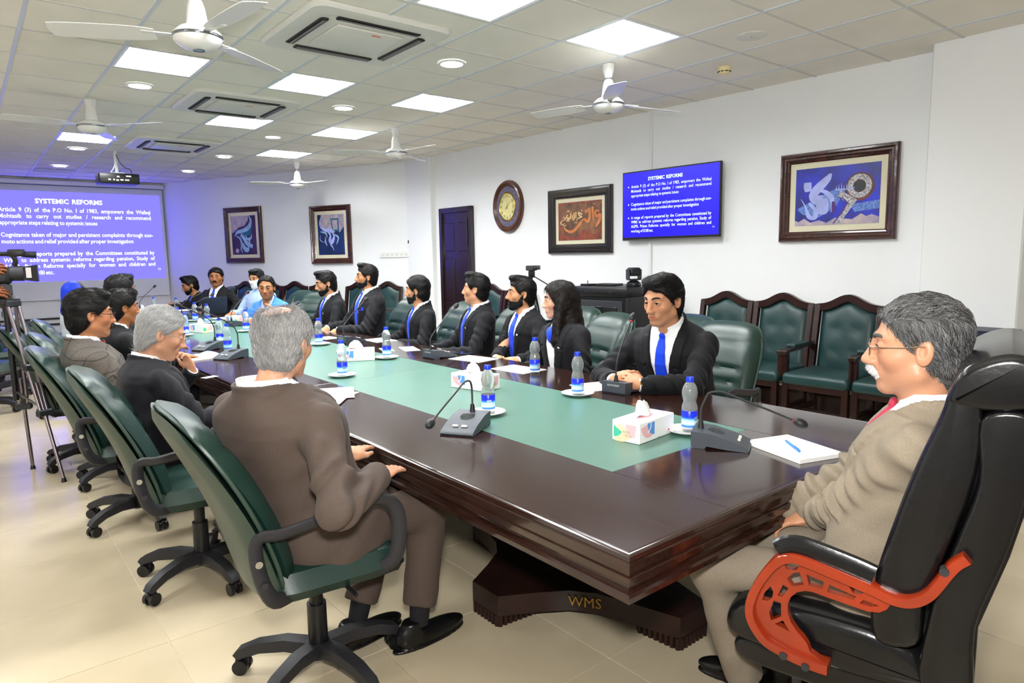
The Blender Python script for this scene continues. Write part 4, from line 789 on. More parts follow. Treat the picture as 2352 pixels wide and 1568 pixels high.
bl = [((1583, 988), 1, 'nearest water bottle, beside the pink and blue tissue box'), ((1327, 905), 1, 'water bottle in front of the man with clasped hands'), ((1229, 856), 0, 'water bottle standing directly on a leaflet in front of the woman'), ((1122, 946), 1, 'water bottle behind the microphone with the drooping head'), ((889, 820), 1, 'water bottle on saucer before the longer-haired bearded man'), ((787, 862), 1, 'water bottle on the inlay right of the bald-crowned head'),
      ((733, 790), 1, 'water bottle on saucer before the man with the pocket square'), ((524, 806), 0, 'water bottle behind the left microphone, nearer of the pair'), ((506, 788), 1, 'water bottle behind the left microphone, farther of the pair'), ((566, 760), 1, 'water bottle on saucer before the blue jacket'), ((427, 770), 1, 'water bottle beside the glasses of the white-haired man'), ((449, 736), 1, 'water bottle left of the laptop'), ((477, 741), 1, 'water bottle in front of the laptop')]
for (px, py), pl, lab in bl:
    x, y = at(px, py, TZ+(.008 if pl else 0)); o = BT if nb[0] == 0 else copy_tree(BT); nb[0] += 1
    o.location = (x, y, TZ+(.0075 if pl else .0005)); o.rotation_euler = (0, 0, random.uniform(0, 6)); o['label'] = lab; o['group'] = 'blue-capped water bottles'
    if pl:
        d = np.array([x, y]); off = RNG.uniform(-.015, .015, 2); q = PLT if nb[1] == 0 else copy_tree(PLT); nb[1] += 1; q.location = (x+off[0], y+off[1], TZ+.0005); q['label'] = 'white saucer under the '+lab.replace('nearest water bottle, ', 'bottle ').replace('water bottle ', 'bottle '); q['group'] = 'white saucers'
for px, x, lab in ((316, 9.2, 'water bottle left of the white-haired head'), (355, 10.6, 'farthest water bottle, below the tall microphone'), (406, 10.1, 'water bottle in front of the man looking down at far end')):
    x, y = at_x(px, x); o = copy_tree(BT); o.location = (x, y, TZ+.0005); o['label'] = lab; o['group'] = 'blue-capped water bottles'
# microphones
M_mic = mat('microphone_grey', '#40464e', .45, bump=(300, .05, .001)); M_micd = mat('microphone_dark', '#1c1d20', .5); M_red = mat('red_ring', '#d81f2a', .4, emis=((.9, .05, .05), .3))
def mic(neck, lab, x, y, az, lit=False, B=1.25):
    t = thing('gooseneck_microphone', lab, 'microphone', (x, y, TZ+.0005), R(az-90), 'grey gooseneck conference microphones')   # +y towards speaker
    neck = [(a, -.055*B, c*1.0+.012) if i == 0 else (a, b-.055*(B-1)+.0, c+.012) for i, (a, b, c) in enumerate(neck)]
    prof = [(-.075, .006), (-.075, .05), (-.02, .046), (.04, .03), (.085, .012), (.09, .006), (.085, 0), (.03, .002), (-.03, .008), (-.035, 0), (-.07, 0)]
    bs = MB().add(prism(prof, .115), M=frame((-.0575, 0, 0), (0, 1, 0), (0, 0, 1), (1, 0, 0))).build('base', M_mic, t, ang=30); bs.scale = (B, B, B)
    for k in range(9): MB().add(box((0, 0, 0), (.04*math.sqrt(1-((k-4)/4.6)**2)*1.2, .0025, .002))).build('speaker_slot', M_micd, bs, (0, -.02+.0055*(k-2), .0468-.0026*max(0, k-2)*.6)).rotation_euler = (R(-10), 0, 0)
    for s in (-1, 1): MB().add(rbox((0, 0, 0), (.02, .009, .006), .002, 1)).build('button', M_offw, bs, (s*.016, .058, .0265)).rotation_euler = (R(-20), 0, 0)
    MB().add(text('RESTMOMENT', .011, 0, .06, 'C'), M=frame((0, -.0754, .032), (1, 0, 0), (0, 0, 1), (0, -1, 0))).build('maker_lettering', M_offw, bs)
    MB().add(cyl((0, -.055*B, .045*B), (0, -.055*B, .075*B), .013, .008)).build('socket', M_micd, t)
    P = smooth([(0, -.055*B, .07*B)]+neck, 6); MB().add(tube(P, .0042, 7)).build('gooseneck', M_dgrey, t)
    a, c = np.array(P[-2]), np.array(P[-1]); d = (c-a)/np.linalg.norm(c-a)
    MB().add(cyl(c, c+d*.006, .0085)).build('indicator_ring', M_red if lit else mat('red_ring_off', '#7a1f24', .4), t)
    u = np.cross(d, [1, 0, 0]); u /= np.linalg.norm(u); w_ = np.cross(d, u)
    MB().add(sphere((0, 0, .024), (.0175, .0175, .027), 14, 10), M=frame(c+d*.004, u, w_, d)).build('windscreen', M_micd, t)
droop = [(0, -.055, .12), (0, -.05, .16), (0, -.03, .185), (0, .03, .19), (0, .12, .165), (0, .23, .135), (0, .33, .105)]
up_ = [(0, -.05, .12), (0, -.03, .16), (0, .03, .22), (0, .1, .28), (0, .16, .33)]
mid_ = [(0, -.05, .12), (0, -.035, .16), (0, .0, .19), (0, .1, .235), (0, .2, .275)]
def mic_at(px, py, az, neck, lab, lit=False): x, y = at(px, py); mic(neck, lab, x, y, az, lit)
mic_at(1652, 1022, 207, [(a, b*.8+.0, c) for a, b, c in droop], 'microphone at the near end of the table beside the notepad')
mic_at(1072, 986, 122, droop, 'microphone with drooping head in front of the brown-grey suit')
mic_at(1432, 898, -82, [(0, -.05, .12), (0, -.04, .17), (0, .0, .24), (0, .05, .31), (0, .08, .35)], 'upright microphone in front of the clasped hands', True)
mic_at(1008, 820, -88, up_, 'microphone in front of the clean-shaven man looking away')
mic_at(806, 786, -85, up_, 'microphone in front of the man with the blue pocket square')
mic_at(533, 822, 118, [(0, -.055, .12), (0, -.05, .17), (0, -.01, .23), (0, .1, .29), (0, .25, .36)], 'left microphone beside the blue face mask')
mic_at(480, 802, 118, [(0, -.055, .12), (0, -.05, .17), (0, -.01, .23), (0, .1, .29), (0, .25, .36)], 'left microphone with the resting hand, one behind the mask')
mic_at(545, 748, -70, up_, 'microphone in front of the light blue jacket', True)
x, y = at_x(430, 9.3); mic(mid_, 'microphone with low arm between the far bottles', x, y, -70)
x, y = at_x(333, 10.9); mic(up_, 'farthest tall microphone in front of the white far wall', x, y, -75)
x, y = at_x(205, 8.2); mic([(0, -.05, .12), (0, -.03, .18), (0, .03, .25), (0, .1, .31), (0, .18, .36)], 'microphone peeping out left of the blue headscarf', x, y, 90)
x, y = at_x(300, 8.7); mic(mid_, 'microphone at far left behind the dark-suited man', x, y, 100)
x, y = at_x(455, 8.9); mic(mid_, 'microphone whose arm points at the tall man in suit', x, y, -75)
# tissue boxes
M_paper = mat('white_paper', '#f4f4f2', .6); M_pink = mat('print_pink', '#f0b9c0', .5); M_sky = mat('print_sky_blue', '#5b97e0', .5); M_mint = mat('print_mint', '#4fc0a0', .5); M_peach = mat('print_peach', '#f4d2b0', .5); M_gtx = mat('print_grey', '#8c8a88', .5); M_crim = mat('print_crimson', '#e0466a', .5)
def tissue_box(x, y, az, lab, up=True, deco=0):
    t = thing('tissue_box', lab, 'tissue box', (x, y, TZ+.0005), R(az), 'printed tissue boxes'); L, W, h = .25, .125, .08
    c = MB().add(rbox((0, 0, h/2), (L, W, h), .002, 1)).build('carton', M_paper, t)
    def side(n_, u, o, pieces):
        for nm, vf, m, k in pieces: V = np.array(vf[0], float); V[:, 2] = .0004+.0002*k; MB().add((V, vf[1]), M=frame(o, u, (0, 0, 1), n_)).build(nm, m, c)
    arc = lambda cx, cy, r0, a0, a1: ([(cx, cy, 0)]+[(cx+r0*math.cos(R(a)), cy+r0*math.sin(R(a)), 0) for a in np.linspace(a0, a1, 12)], [tuple(range(13))])
    art = [('petal_print', arc(-.02, .072, .05, 180, 270), M_sky, 1), ('petal_print', stroke([(-.045, .074, .006), (-.05, .05, .006), (-.07, .035, .006)]), M_paper, 3), ('petal_print', arc(-.06, .07, .055, 190, 300), M_pink, 0), ('dot_print', ([(.085+.006*a, .018+.006*b, 0) for a, b in ring(10)], [tuple(range(10))]), M_crim, 1), ('lettering', text('SUPREME', .008, 0, .022), M_gtx, 1)]
    for s in (1, -1): side((0, -s, 0), (s, 0, 0), (0, -s*W/2, 0), art if s > 0 else art[:3])
    end = [('petal_print', arc(.05, .07, .05, 180, 260), M_pink, 1), ('petal_print', arc(-.03, .072, .075, 250, 330), M_peach, 0), ('leaf_print', arc(-.055, .06, .045, 270, 330), M_mint, 2), ('lettering', text('ROSE', .014, 0, .03), M_gtx, 5), ('lettering', ((lambda q: (q[0]+np.array([.008, -.014, 0]), q[1]))(text('PETAL', .014, 0, .034))), M_gtx, 6)]
    for q in (end[3], end[4]): q[1][0][:, 1] += .035; q[1][0][:, 0] -= .01
    for s in (1, -1): side((-s, 0, 0), (0, -s, 0), (-s*L/2, 0, 0), end)
    if up:
        rg = []
        for k, (z, a, b_) in enumerate(((h, .05, .012), (h+.02, .045, .016), (h+.04, .035, .012), (h+.055, .022, .006))):
            rg.append([(a*math.cos(q)*(1+.18*math.sin(3*q+k)), b_*math.sin(q)+.006*math.sin(2*q+k)+.003*k, z+.008*math.sin(2*q+1.3*k)) for q in np.linspace(0, 2*PI, 25)[:-1]])
        MB().add(loft(rg)).build('tissue', M_paper, t, ang=60)
    MB().add(lathe([(.06, h+.0003), (.001, h+.0004)], 24, False), M=Matrix.Diagonal((1, .4, 1, 1))).build('opening', M_pink if deco else M_paper, c)
    return t
x, y = at(1478, 1000); tissue_box(x, y, -83, 'nearest tissue box with pulled tissue near the table end', True, 1)
x, y = at(1092, 890); tissue_box(x, y, 12, 'tissue box beside the bottle in the middle of the inlay', True)
x, y = at(820, 826); tissue_box(x, y, 62, 'pink and green tissue box behind the bottle on the inlay', True, 1)
x, y = at(464, 762); tissue_box(x, y, 15, 'white tissue box in the centre of the far inlay', True)
x, y = at_x(330, 10.2); tissue_box(x, y, 10, 'white tissue box far away beside the far bottles', True)
x, y = at(540, 741); tissue_box(x, y, 5, 'white tissue box behind the microphone of the blue jacket', False)
# papers, pads, phone, laptop and small items
M_print = mat('leaflet_print', '#7f98a8', .5, noise=(60, .5), col2='#e9f0f0')
def sheet(px, py, w_, h_, az, lab, name='leaflet', z=0, n=1, prt=True):
    x, y = at(px, py, TZ+z); t = thing(name, lab, name.replace('_', ' '), (x, y, TZ+.0006+z), R(az))
    MB().add(rbox((0, 0, .0008*n), (w_, h_, .0016*n), .0004, 1)).build('page', M_paper, t)
    if prt: MB().add(box((-w_*.18, -h_*.12, .0017*n+.0003), (w_*.5, h_*.55, .0003))).build('picture_print', M_print, t)
    return t
sheet(1190, 848, .3, .21, 5, 'white leaflet under the bottle before the woman'); sheet(1088, 824, .3, .21, 10, 'white leaflet before the bearded man with a waistcoat'); sheet(1385, 886, .22, .3, -15, 'leaflet left of the clasped hands'); sheet(872, 781, .28, .2, 0, 'white leaflet before the man with the pocket square'); sheet(940, 801, .26, .12, -18, 'folded card right of the bottle saucer', prt=False); sheet(888, 803, .2, .09, -18, 'blue printed slip behind the bottle saucer'); sheet(752, 776, .21, .15, 5, 'white leaflet before the bearded man looking down', prt=False)
sheet(752, 912, .3, .21, -55, 'white sheet in front of the brown-grey suit', 'paper_sheet', prt=False); sheet(767, 903, .3, .21, -25, 'curled white sheet lying over the other paper', 'paper_sheet', .004, prt=False); sheet(482, 866, .09, .055, -70, 'small white card near the left table edge', 'name_card', prt=False); sheet(425, 712, .3, .21, 0, 'white papers before the man looking down', 'paper_sheet', prt=False); sheet(455, 822, .21, .28, -80, 'white folder of papers beside the blue mask', 'folder', n=5, prt=False); sheet(300, 762, .2, .28, 20, 'white paper before the dark-suited man at left', 'paper_sheet', prt=False); sheet(515, 731, .3, .21, 5, 'white papers beside the laptop', 'paper_sheet', n=3, prt=False)
t = sheet(1822, 1034, .27, .2, -18, 'thick white spiral notepad at the near end', 'notepad', n=9, prt=False); MB().add(cyl((.135, .09, .008), (.135, -.09, .008), .005, None, 8)).build('spiral', M_steel, t)
npd = t.location.copy(); pen = thing('pen', 'blue pen lying on the notepad', 'pen', (npd[0]+.0, npd[1]+.01, TZ+.0205), R(-42)); MB().add(cyl((-.07, 0, 0), (.05, 0, 0), .0048)).build('barrel', mat('pen_blue', '#2f86d8', .3), pen); MB().add(cyl((.05, 0, 0), (.07, 0, 0), .0048, .001)).build('tip', M_dgrey, pen); MB().add(rbox((-.045, 0, .0055), (.04, .003, .002), .0005, 1)).build('clip', M_capb, pen)
x, y = at(1064, 812); t = thing('smartphone', 'black smartphone lying beside the microphone', 'phone', (x, y, TZ+.0005), R(15)); MB().add(rbox((0, 0, .004), (.16, .075, .008), .004)).build('case', M_black, t); MB().add(box((0, 0, .0083), (.15, .068, .0006))).build('screen', mat('phone_glass', '#1a2340', .08), t)
x, y = at(470, 735); t = thing('laptop', 'open dark laptop seen from behind', 'laptop', (9.5, at_x(492, 9.5)[1], TZ+.0005), R(8)); MB().add(rbox((.12, 0, .008), (.24, .34, .016), .004, 1)).build('keyboard_base', M_dgrey, t); l_ = MB().add(rbox((0, 0, .115), (.008, .34, .23), .003, 1)).build('screen_lid', mat('laptop_lid', '#232c38', .35), t, (-.005, 0, .01)); l_.rotation_euler = (0, R(-14), 0)
def face_mask(x, y, az, m, lab):
    t = thing('face_mask', lab, 'face mask', (x, y, TZ+.001), R(az)); v = []; f = []; N, Q = 12, 8
    for j in range(Q+1):
        for i in range(N+1): u, w_ = i/N-.5, j/Q-.5; v.append((u*.17, w_*.09, .004+.03*max(0, 1-(2*u)**2)*max(0, 1-(2*w_)**2)+.002*math.sin(22*w_)))
    for j in range(Q):
        for i in range(N): a = j*(N+1)+i; f.append((a, a+1, a+N+2, a+N+1))
    MB().add((v, f)).build('fabric', m, t, ang=180)
    for s in (-1, 1): MB().add(tube(smooth([(s*.085, .04, .005), (s*.125, .03, .004), (s*.13, 0, .006), (s*.125, -.03, .004), (s*.085, -.04, .005)], 4), .0018, 5)).build('ear_loop', M_white, t)
    return t
x, y = at(770, 922); face_mask(x, y, -38, M_paper, 'white face mask lying on the papers by the brown-grey suit')
x, y = at(480, 816); face_mask(x, y, 40, mat('mask_blue', '#9ecbe8', .6), 'crumpled light blue face mask beside the left microphone')
# ================================================================ people: implicit-surface modelling
f4 = np.float32
def nets(fn, lo, hi, h):
    lo = np.array(lo, f4); ax = [np.arange(l, u+h, h, dtype=f4) for l, u in zip(lo, hi)]
    G = np.meshgrid(*ax, indexing='ij'); F = fn(tuple(G)).astype(f4); S = F < 0
    c = sum(S[i:S.shape[0]-1+i, j:S.shape[1]-1+j, k:S.shape[2]-1+k].astype(np.int8) for i in (0, 1) for j in (0, 1) for k in (0, 1))
    act = (c > 0) & (c < 8); I = np.argwhere(act); idx = np.full(act.shape, -1, np.int32); idx[act] = np.arange(len(I))
    acc = np.zeros((len(I), 3), f4); cnt = np.zeros(len(I), f4)
    cor = [(i, j, k) for i in (0, 1) for j in (0, 1) for k in (0, 1)]
    fv = {q: F[I[:, 0]+q[0], I[:, 1]+q[1], I[:, 2]+q[2]] for q in cor}
    for a in cor:
        for d in range(3):
            if a[d]: continue
            b = list(a); b[d] = 1; b = tuple(b); fa, fb = fv[a], fv[b]; m = (fa < 0) != (fb < 0); t = fa[m]/(fa[m]-fb[m])
            p = np.tile(np.array(a, f4), (len(t), 1)); p[:, d] = t; acc[m] += p; cnt[m] += 1
    V = lo+h*(I+acc/cnt[:, None]); Q = []
    for d in range(3):
        e1, e2 = [(1, 2), (2, 0), (0, 1)][d]; sl0 = [slice(1, -1)]*3; sl1 = [slice(1, -1)]*3; sl0[d] = slice(0, -1); sl1[d] = slice(1, None)
        s0, s1 = S[tuple(sl0)], S[tuple(sl1)]; E_ = np.argwhere(s0 != s1)
        if not len(E_): continue
        fl_ = s1[E_[:, 0], E_[:, 1], E_[:, 2]]; off = np.ones(3, int); off[d] = 0; E_ = E_+off
        def cell(da, db): q = E_.copy(); q[:, e1] -= da; q[:, e2] -= db; return idx[q[:, 0], q[:, 1], q[:, 2]]
        q = np.stack([cell(1, 1), cell(0, 1), cell(0, 0), cell(1, 0)], 1); q[fl_] = q[fl_][:, ::-1]; Q.append(q)
    return V, (np.concatenate(Q) if Q else np.zeros((0, 4), int))
def ln(*a): return np.sqrt(sum(x*x for x in a))
def cap(P, a, b, ra, rb=None):
    rb = ra if rb is None else rb; a = np.array(a, f4); b = np.array(b, f4); d = b-a; X, Y, Z = P[0]-a[0], P[1]-a[1], P[2]-a[2]
    t = np.clip((X*d[0]+Y*d[1]+Z*d[2])/max(1e-9, float(d@d)), 0, 1); return ln(X-t*d[0], Y-t*d[1], Z-t*d[2])-(ra+(rb-ra)*t)
def ell(P, c, r):
    X, Y, Z = [(P[i]-f4(c[i])) for i in range(3)]; k0 = ln(X/r[0], Y/r[1], Z/r[2]); k1 = ln(X/r[0]**2, Y/r[1]**2, Z/r[2]**2)+1e-9; return k0*(k0-1)/k1
def smin(a, b, k): h = np.clip(.5+.5*(b-a)/k, 0, 1); return b*(1-h)+a*h-k*h*(1-h)
def smax(a, b, k): return -smin(-a, -b, k)
def wav(P, fr, seed, n=4):
    r_ = np.random.default_rng(seed); o = 0
    for _ in range(n): d = r_.normal(size=3); d = d/np.linalg.norm(d)*fr*r_.uniform(.6, 1.4); o = o+np.sin(P[0]*d[0]+P[1]*d[1]+P[2]*d[2]+r_.uniform(0, 6))
    return o/n
def loc(P, o, Rm):   # into a local frame whose axes are the rows of Rm
    X, Y, Z = P[0]-f4(o[0]), P[1]-f4(o[1]), P[2]-f4(o[2]); Rm = np.array(Rm, f4)
    return tuple(Rm[i][0]*X+Rm[i][1]*Y+Rm[i][2]*Z for i in range(3))
def fast(name, V, Q, mats, parent=None, mi=None, col=None, ang=None):
    me = bpy.data.meshes.new(name); n = len(V); k = Q.shape[1]
    me.vertices.add(n); me.vertices.foreach_set('co', np.asarray(V, f4).ravel()); me.loops.add(len(Q)*k); me.loops.foreach_set('vertex_index', Q.astype(np.int32).ravel())
    me.polygons.add(len(Q)); me.polygons.foreach_set('loop_start', np.arange(len(Q), dtype=np.int32)*k); me.polygons.foreach_set('use_smooth', np.ones(len(Q), bool))
    for m in (mats if isinstance(mats, (list, tuple)) else [mats]): me.materials.append(m)
    if mi is not None: me.polygons.foreach_set('material_index', np.asarray(mi, np.int32))
    if col is not None:
        a = me.color_attributes.new('tint', 'FLOAT_COLOR', 'POINT'); a.data.foreach_set('color', np.concatenate([col, np.ones((n, 1))], 1).astype(f4).ravel())
    me.update(calc_edges=True); me.validate(); return link(name, me, parent)
def vnorm(V, Q):
    n = np.cross(V[Q[:, 2]]-V[Q[:, 0]], V[Q[:, 3]]-V[Q[:, 1]]); N = np.zeros_like(V)
    for i in range(4): np.add.at(N, Q[:, i], n)
    return N/(np.linalg.norm(N, axis=1, keepdims=True)+1e-12)
def tint_mat(name, base, rough, sss=0, spec=.4, bump=None, aniso=0):
    if name in MATS: return MATS[name]
    m = mat(name, base, rough, spec=spec, sss=sss, bump=bump); nt, b = nodes(m)
    at_ = nt.nodes.new('ShaderNodeAttribute'); at_.attribute_name = 'tint'; mx = nt.nodes.new('ShaderNodeMix'); mx.data_type = 'RGBA'; mx.blend_type = 'MULTIPLY'; mx.inputs[0].default_value = 1
    mx.inputs[6].default_value = b.inputs['Base Color'].default_value; nt.links.new(at_.outputs['Color'], mx.inputs[7]); nt.links.new(mx.outputs[2], b.inputs['Base Color']); return m
# ---- torso
TH_ = [-.16, -.1, -.03, .06, .17, .28, .37, .425, .465, .5, .53, .56, .6]
TW_ = [.2, .2, .186, .172, .163, .17, .185, .19, .175, .125, .078, .064, .06]
TD_ = [.12, .128, .125, .12, .115, .118, .118, .108, .092, .075, .062, .058, .056]
TC_ = [.02, .015, .005, .0, .0, .005, .004, -.004, -.012, -.018, -.02, -.02, -.02]
class Body: pass
def torso(P, B, grow=0.0):
    X, Y, Z = loc(P, B.hip, B.T); s = B.s; h = Z/s
    w_ = np.interp(h, TH_, TW_).astype(f4)*s*B.girth+grow; d = np.interp(h, TH_, TD_).astype(f4)*s*B.girth*B.deep+grow; c = np.interp(h, TH_, TC_).astype(f4)*s
    bel = B.belly*np.exp(-((h-.1)/.13)**2)*s
    yy = Y-c; d = d+np.where(yy > 0, bel, 0)
    r_ = (np.abs(X/w_)**2.35+np.abs(yy/d)**2.35)**(1/2.35); f = (r_-1)*np.minimum(w_, d)
    return f, X, yy, h, Z
def front_y(B, x, h, grow):
    s = B.s; w_ = np.interp(h, TH_, TW_)*s*B.girth+grow; d = np.interp(h, TH_, TD_)*s*B.girth*B.deep+grow+B.belly*math.exp(-((h-.1)/.13)**2)*s
    return np.interp(h, TH_, TC_)*s+d*max(0, 1-abs(x/w_)**2.35)**(1/2.35)
def head_field(p, neck=None, fw=1.0, nose=1.0, jaw=1.0):
    X, Y, Z = p; A = np.abs(X)/fw; S_ = (A, Y, Z); X1 = X/fw; P1_ = (X1, Y, Z)
    f = ell(P1_, (0, -.012, .033), (.076, .096, .087)); f = smin(f, ell(P1_, (0, .02, -.028), (.063*jaw, .068, .084)), .03)
    f = smin(f, cap(S_, (.05*jaw, -.002, -.062), (.017, .062, -.1), .02, .015), .025); f = smin(f, ell(P1_, (0, .067, -.1), (.022, .02, .017)), .02)
    f = smin(f, ell(S_, (.042, .05, -.022), (.024, .026, .024)), .02); f = smin(f, cap(S_, (.008, .081, .026), (.046, .064, .028), .01, .009), .016)
    f = smax(f, -ell(S_, (.032, .1, .003), (.02, .019, .0125)), .012)
    f = smin(f, cap(P1_, (0, .084, .02), (0, .086+.02*nose, -.03), .0085, .0115), .018); f = smin(f, ell(P1_, (0, .088+.02*nose, -.035), (.0105, .011, .0095)), .006); f = smin(f, ell(S_, (.0125, .09+.006*nose, -.038), (.0075, .013, .008)), .012)
    f = smin(f, ell(P1_, (0, .072, -.066), (.032, .022, .024)), .015)
    f = smin(f, cap(S_, (0, .093, -.0625), (.0255, .083, -.067), .0046, .0034), .004); f = smin(f, cap(S_, (0, .092, -.073), (.022, .0845, -.0715), .0055, .0038), .004); f = smax(f, -ell(P1_, (0, .1, -.0675), (.028, .014, .0014)), .002)
    f = smin(f, ell(S_, (.032, .072, .003), (.0165, .0165, .0155)), .005); f = smax(f, -ell(S_, (.032, .094, .0025), (.013, .02, .0058)), .0015)
    ear = ell((A*.97+.18*(Y+.01), Y+.1*Z, Z), (.0775, -.014, -.006), (.0075, .0185, .0315)); ear = smax(ear, -ell(S_, (.088, -.008, -.002), (.0085, .0095, .017)), .004); f = smin(f, ear, .006)
    if neck is not None: f = smin(f, cap(p, (0, -.02, -.05), neck, .053, .059), .025)
    return f
def skull_field(p, fw=1.0):
    P1_ = (p[0]/fw, p[1], p[2]); f = ell(P1_, (0, -.012, .033), (.076, .096, .087)); return smin(f, ell(P1_, (0, -.035, -.035), (.06, .062, .065)), .03)
def hand_field(p, curl, side, spread=.0, thumb=0.0):   # wrist origin, +y fingers, +z back of hand, thumb towards +x*side
    X, Y, Z = p; X = X*side; Q = (X, Y, Z)
    f = ell(Q, (0, .048, 0), (.041, .055, .0165)); f = smin(f, cap(Q, (.0, -.006, 0), (.002, .03, -.001), .023, .026), .02); f = smin(f, ell(Q, (.026, .03, -.008), (.019, .03, .016)), .012)
    for i, (bx, L) in enumerate(((.029, .074), (.0095, .082), (-.0105, .077), (-.029, .06))):
        cu = curl if not hasattr(curl, '__len__') else curl[i]
        a = np.array([bx, .088-.006*abs(i-1.2), -.001]); ang = 0; sp_ = (bx/.03)*spread; rr_ = .0088-.0006*(i == 3)
        for k, (q, fr_) in enumerate(((.46, .55), (.3, 1.0), (.24, .8))):
            ang += cu*fr_; d = np.array([math.sin(sp_), math.cos(sp_)*math.cos(ang), -math.sin(ang)]); b = a+d*L*q; f = smin(f, cap(Q, a, b, rr_-.0009*k, rr_-.0009*(k+1)), .0045); a = b
    a = np.array([.028, .018, -.008]); b = np.array([.05-.02*thumb, .05, -.014-.016*thumb]); c = np.array([.056-.036*thumb, .082, -.016-.022*thumb]); f = smin(f, cap(Q, a, b, .0125, .0105), .008); return smin(f, cap(Q, b, c, .01, .0075), .004)
def unit(v): v = np.array(v, float); return v/np.linalg.norm(v)
def ik(S_, W_, a, b, pole):
    d = W_-S_; L = np.linalg.norm(d); L2 = min(L, (a+b)*.999); u = d/L; x = (a*a-b*b+L2*L2)/(2*L2); h = math.sqrt(max(0, a*a-x*x)); p = pole-u*(pole@u); p = p/np.linalg.norm(p); return S_+u*x+p*h
SKIN = lambda c: tint_mat('skin_'+c, '#'+c, .42, .12, .35, bump=(160, .05, .0015))
CLOTH = {}
def cloth(name, c, rough=.75, check=None, sheen=.03):
    m = mat('cloth_'+name, c, rough, noise=(260, .1), bump=(320, .25, .0006), sheen=sheen, spec=.25)
    return m
M_eye = mat('eye_white', '#e4ded6', .15); M_iris = mat('eye_dark', '#1a0f0a', .1); M_blk = mat('lash_dark', '#0d0908', .7)
M_shoe = mat('shoe_black_leather', '#0d0c0d', .28, noise=(20, .2)); M_sock = mat('sock_dark', '#141216', .9)
def person(label, head, az, haz, pitch=0, roll=0, lean=6, hipz=.55, skin='b9835f', suit='#15151a', shirt='#eef1f5', tie='#1440d8', hair='#0d0b0b', gray=0, hstyle='short', beard=0, must=None, glasses=None, hands=None, curl=.35, legs=None, girth=1.0, belly=0.0, deep=1.0, fw=1.0, nose=1.0, hl=0.0, q=1.0, nst=600, vest=False, pocket=False, pin=False, logo=False, mask=False, trousers=None, seed=1, jacket=True, poles=None, vlow=.1, hscale=1.0, legdir=None, scarf=None, jaw=1.0, feet=None, fin=None, hspread=.06, thumbs=0.0, showlegs=False, wr=1.0, hfw=0.0, hth=1.0, hem=0.0):
    B = Body(); B.girth, B.belly, B.deep = girth, belly, deep; a = R(az); fwd = np.array([math.cos(a), math.sin(a), 0]); rgt = np.array([fwd[1], -fwd[0], 0]); up = np.array([0, 0, 1.0])
    ha = R(haz); hf = np.array([math.cos(ha)*math.cos(R(pitch)), math.sin(ha)*math.cos(R(pitch)), math.sin(R(pitch))]); hr = np.array([math.sin(ha), -math.cos(ha), 0]); hu = np.cross(hr, hf); cr_, sr_ = math.cos(R(roll)), math.sin(R(roll)); hr, hu = cr_*hr+sr_*hu, -sr_*hr+cr_*hu
    H = np.array(head, float); l = R(lean); spine = math.cos(l)*up+math.sin(l)*fwd; tf = math.cos(l)*fwd-math.sin(l)*up
    neck = H-hu*.105*hscale-hf*.022-spine*.03-fwd*hfw
    Lt = (neck[2]-hipz)/spine[2]; B.s = Lt/.53; B.hip = neck-spine*Lt; B.T = np.stack([rgt, tf, spine]); s = B.s
    base = np.array([B.hip[0], B.hip[1], 0.0]); W = lambda x, y, z: B.hip+rgt*x+tf*y+spine*z
    HR = np.stack([hr, hf, hu])/hscale
    skm = SKIN(skin)
    sh = {1: W(.178*s*girth, -.01, .425*s), -1: W(-.178*s*girth, -.01, .425*s)}; ua, fa = .285*s, .255*s
    if hands is None: hands = {1: (.12, .3, .24), -1: (-.12, .3, .24)}
    wrist = {}; elbow = {}; hdir = {}; hnrm = {}
    LW = lambda v: base+rgt*v[0]+fwd*v[1]+up*v[2]
    for k in (1, -1):
        hh = hands[k]; wld = hasattr(hh[0], '__len__'); hh = hh if len(hh) < 6 else hh; wq = np.array(hh[0][:3], float) if hasattr(hh[0], '__len__') else LW(hh[:3]); hh = (0, 0, 0, *hh[1:]) if hasattr(hh[0], '__len__') else hh; d_ = wq-sh[k]; L_ = np.linalg.norm(d_)
        if L_ > (ua+fa)*.985: wq = sh[k]+d_/L_*(ua+fa)*.985
        wrist[k] = wq; pole = (rgt*k*.75-up*.8-fwd*.3) if not poles or k not in poles else (rgt*poles[k][0]+fwd*poles[k][1]+up*poles[k][2]); elbow[k] = ik(sh[k], wq, ua, fa, pole)
        fd = unit(hh[3] if len(hh) > 3 else (-.25*k, 1, -.1)); fd = fd if wld else rgt*fd[0]+fwd*fd[1]+up*fd[2]; nn = np.array(hh[4] if len(hh) > 4 else (0, 0, 1.0), float); nn = nn if wld else rgt*nn[0]+fwd*nn[1]+up*nn[2]; nn = unit(nn-fd*(nn@fd)); hdir[k] = fd; hnrm[k] = nn
    la = R(legdir if legdir is not None else az); lf = np.array([math.cos(la), math.sin(la), 0]); lr = np.array([lf[1], -lf[0], 0])
    hj = {k: base+up*(hipz+.0)+lr*k*.095*s for k in (1, -1)}; knee = {}; ank = {}; fdir = {}
    for k in (1, -1):
        kx, ky, kz = (legs or {}).get(k, (.13*k, .43, .52)); knee[k] = base+lr*kx+lf*ky+up*kz
        fx, fy, fdv = (feet or {}).get(k, (.12*k, .4, 0)); ank[k] = base+lr*fx+lf*fy+up*.1; fdir[k] = unit(lf*math.cos(R(fdv))+lr*math.sin(R(fdv)))
    # ---------- body: one mesh (head, neck, hands, torso, limbs)
    vh = .0030*q if q < 1 else .0037*q; nl = HR@(neck-H)/1.0
    nlh = np.array([hr@(neck-H), hf@(neck-H), hu@(neck-H)])/hscale
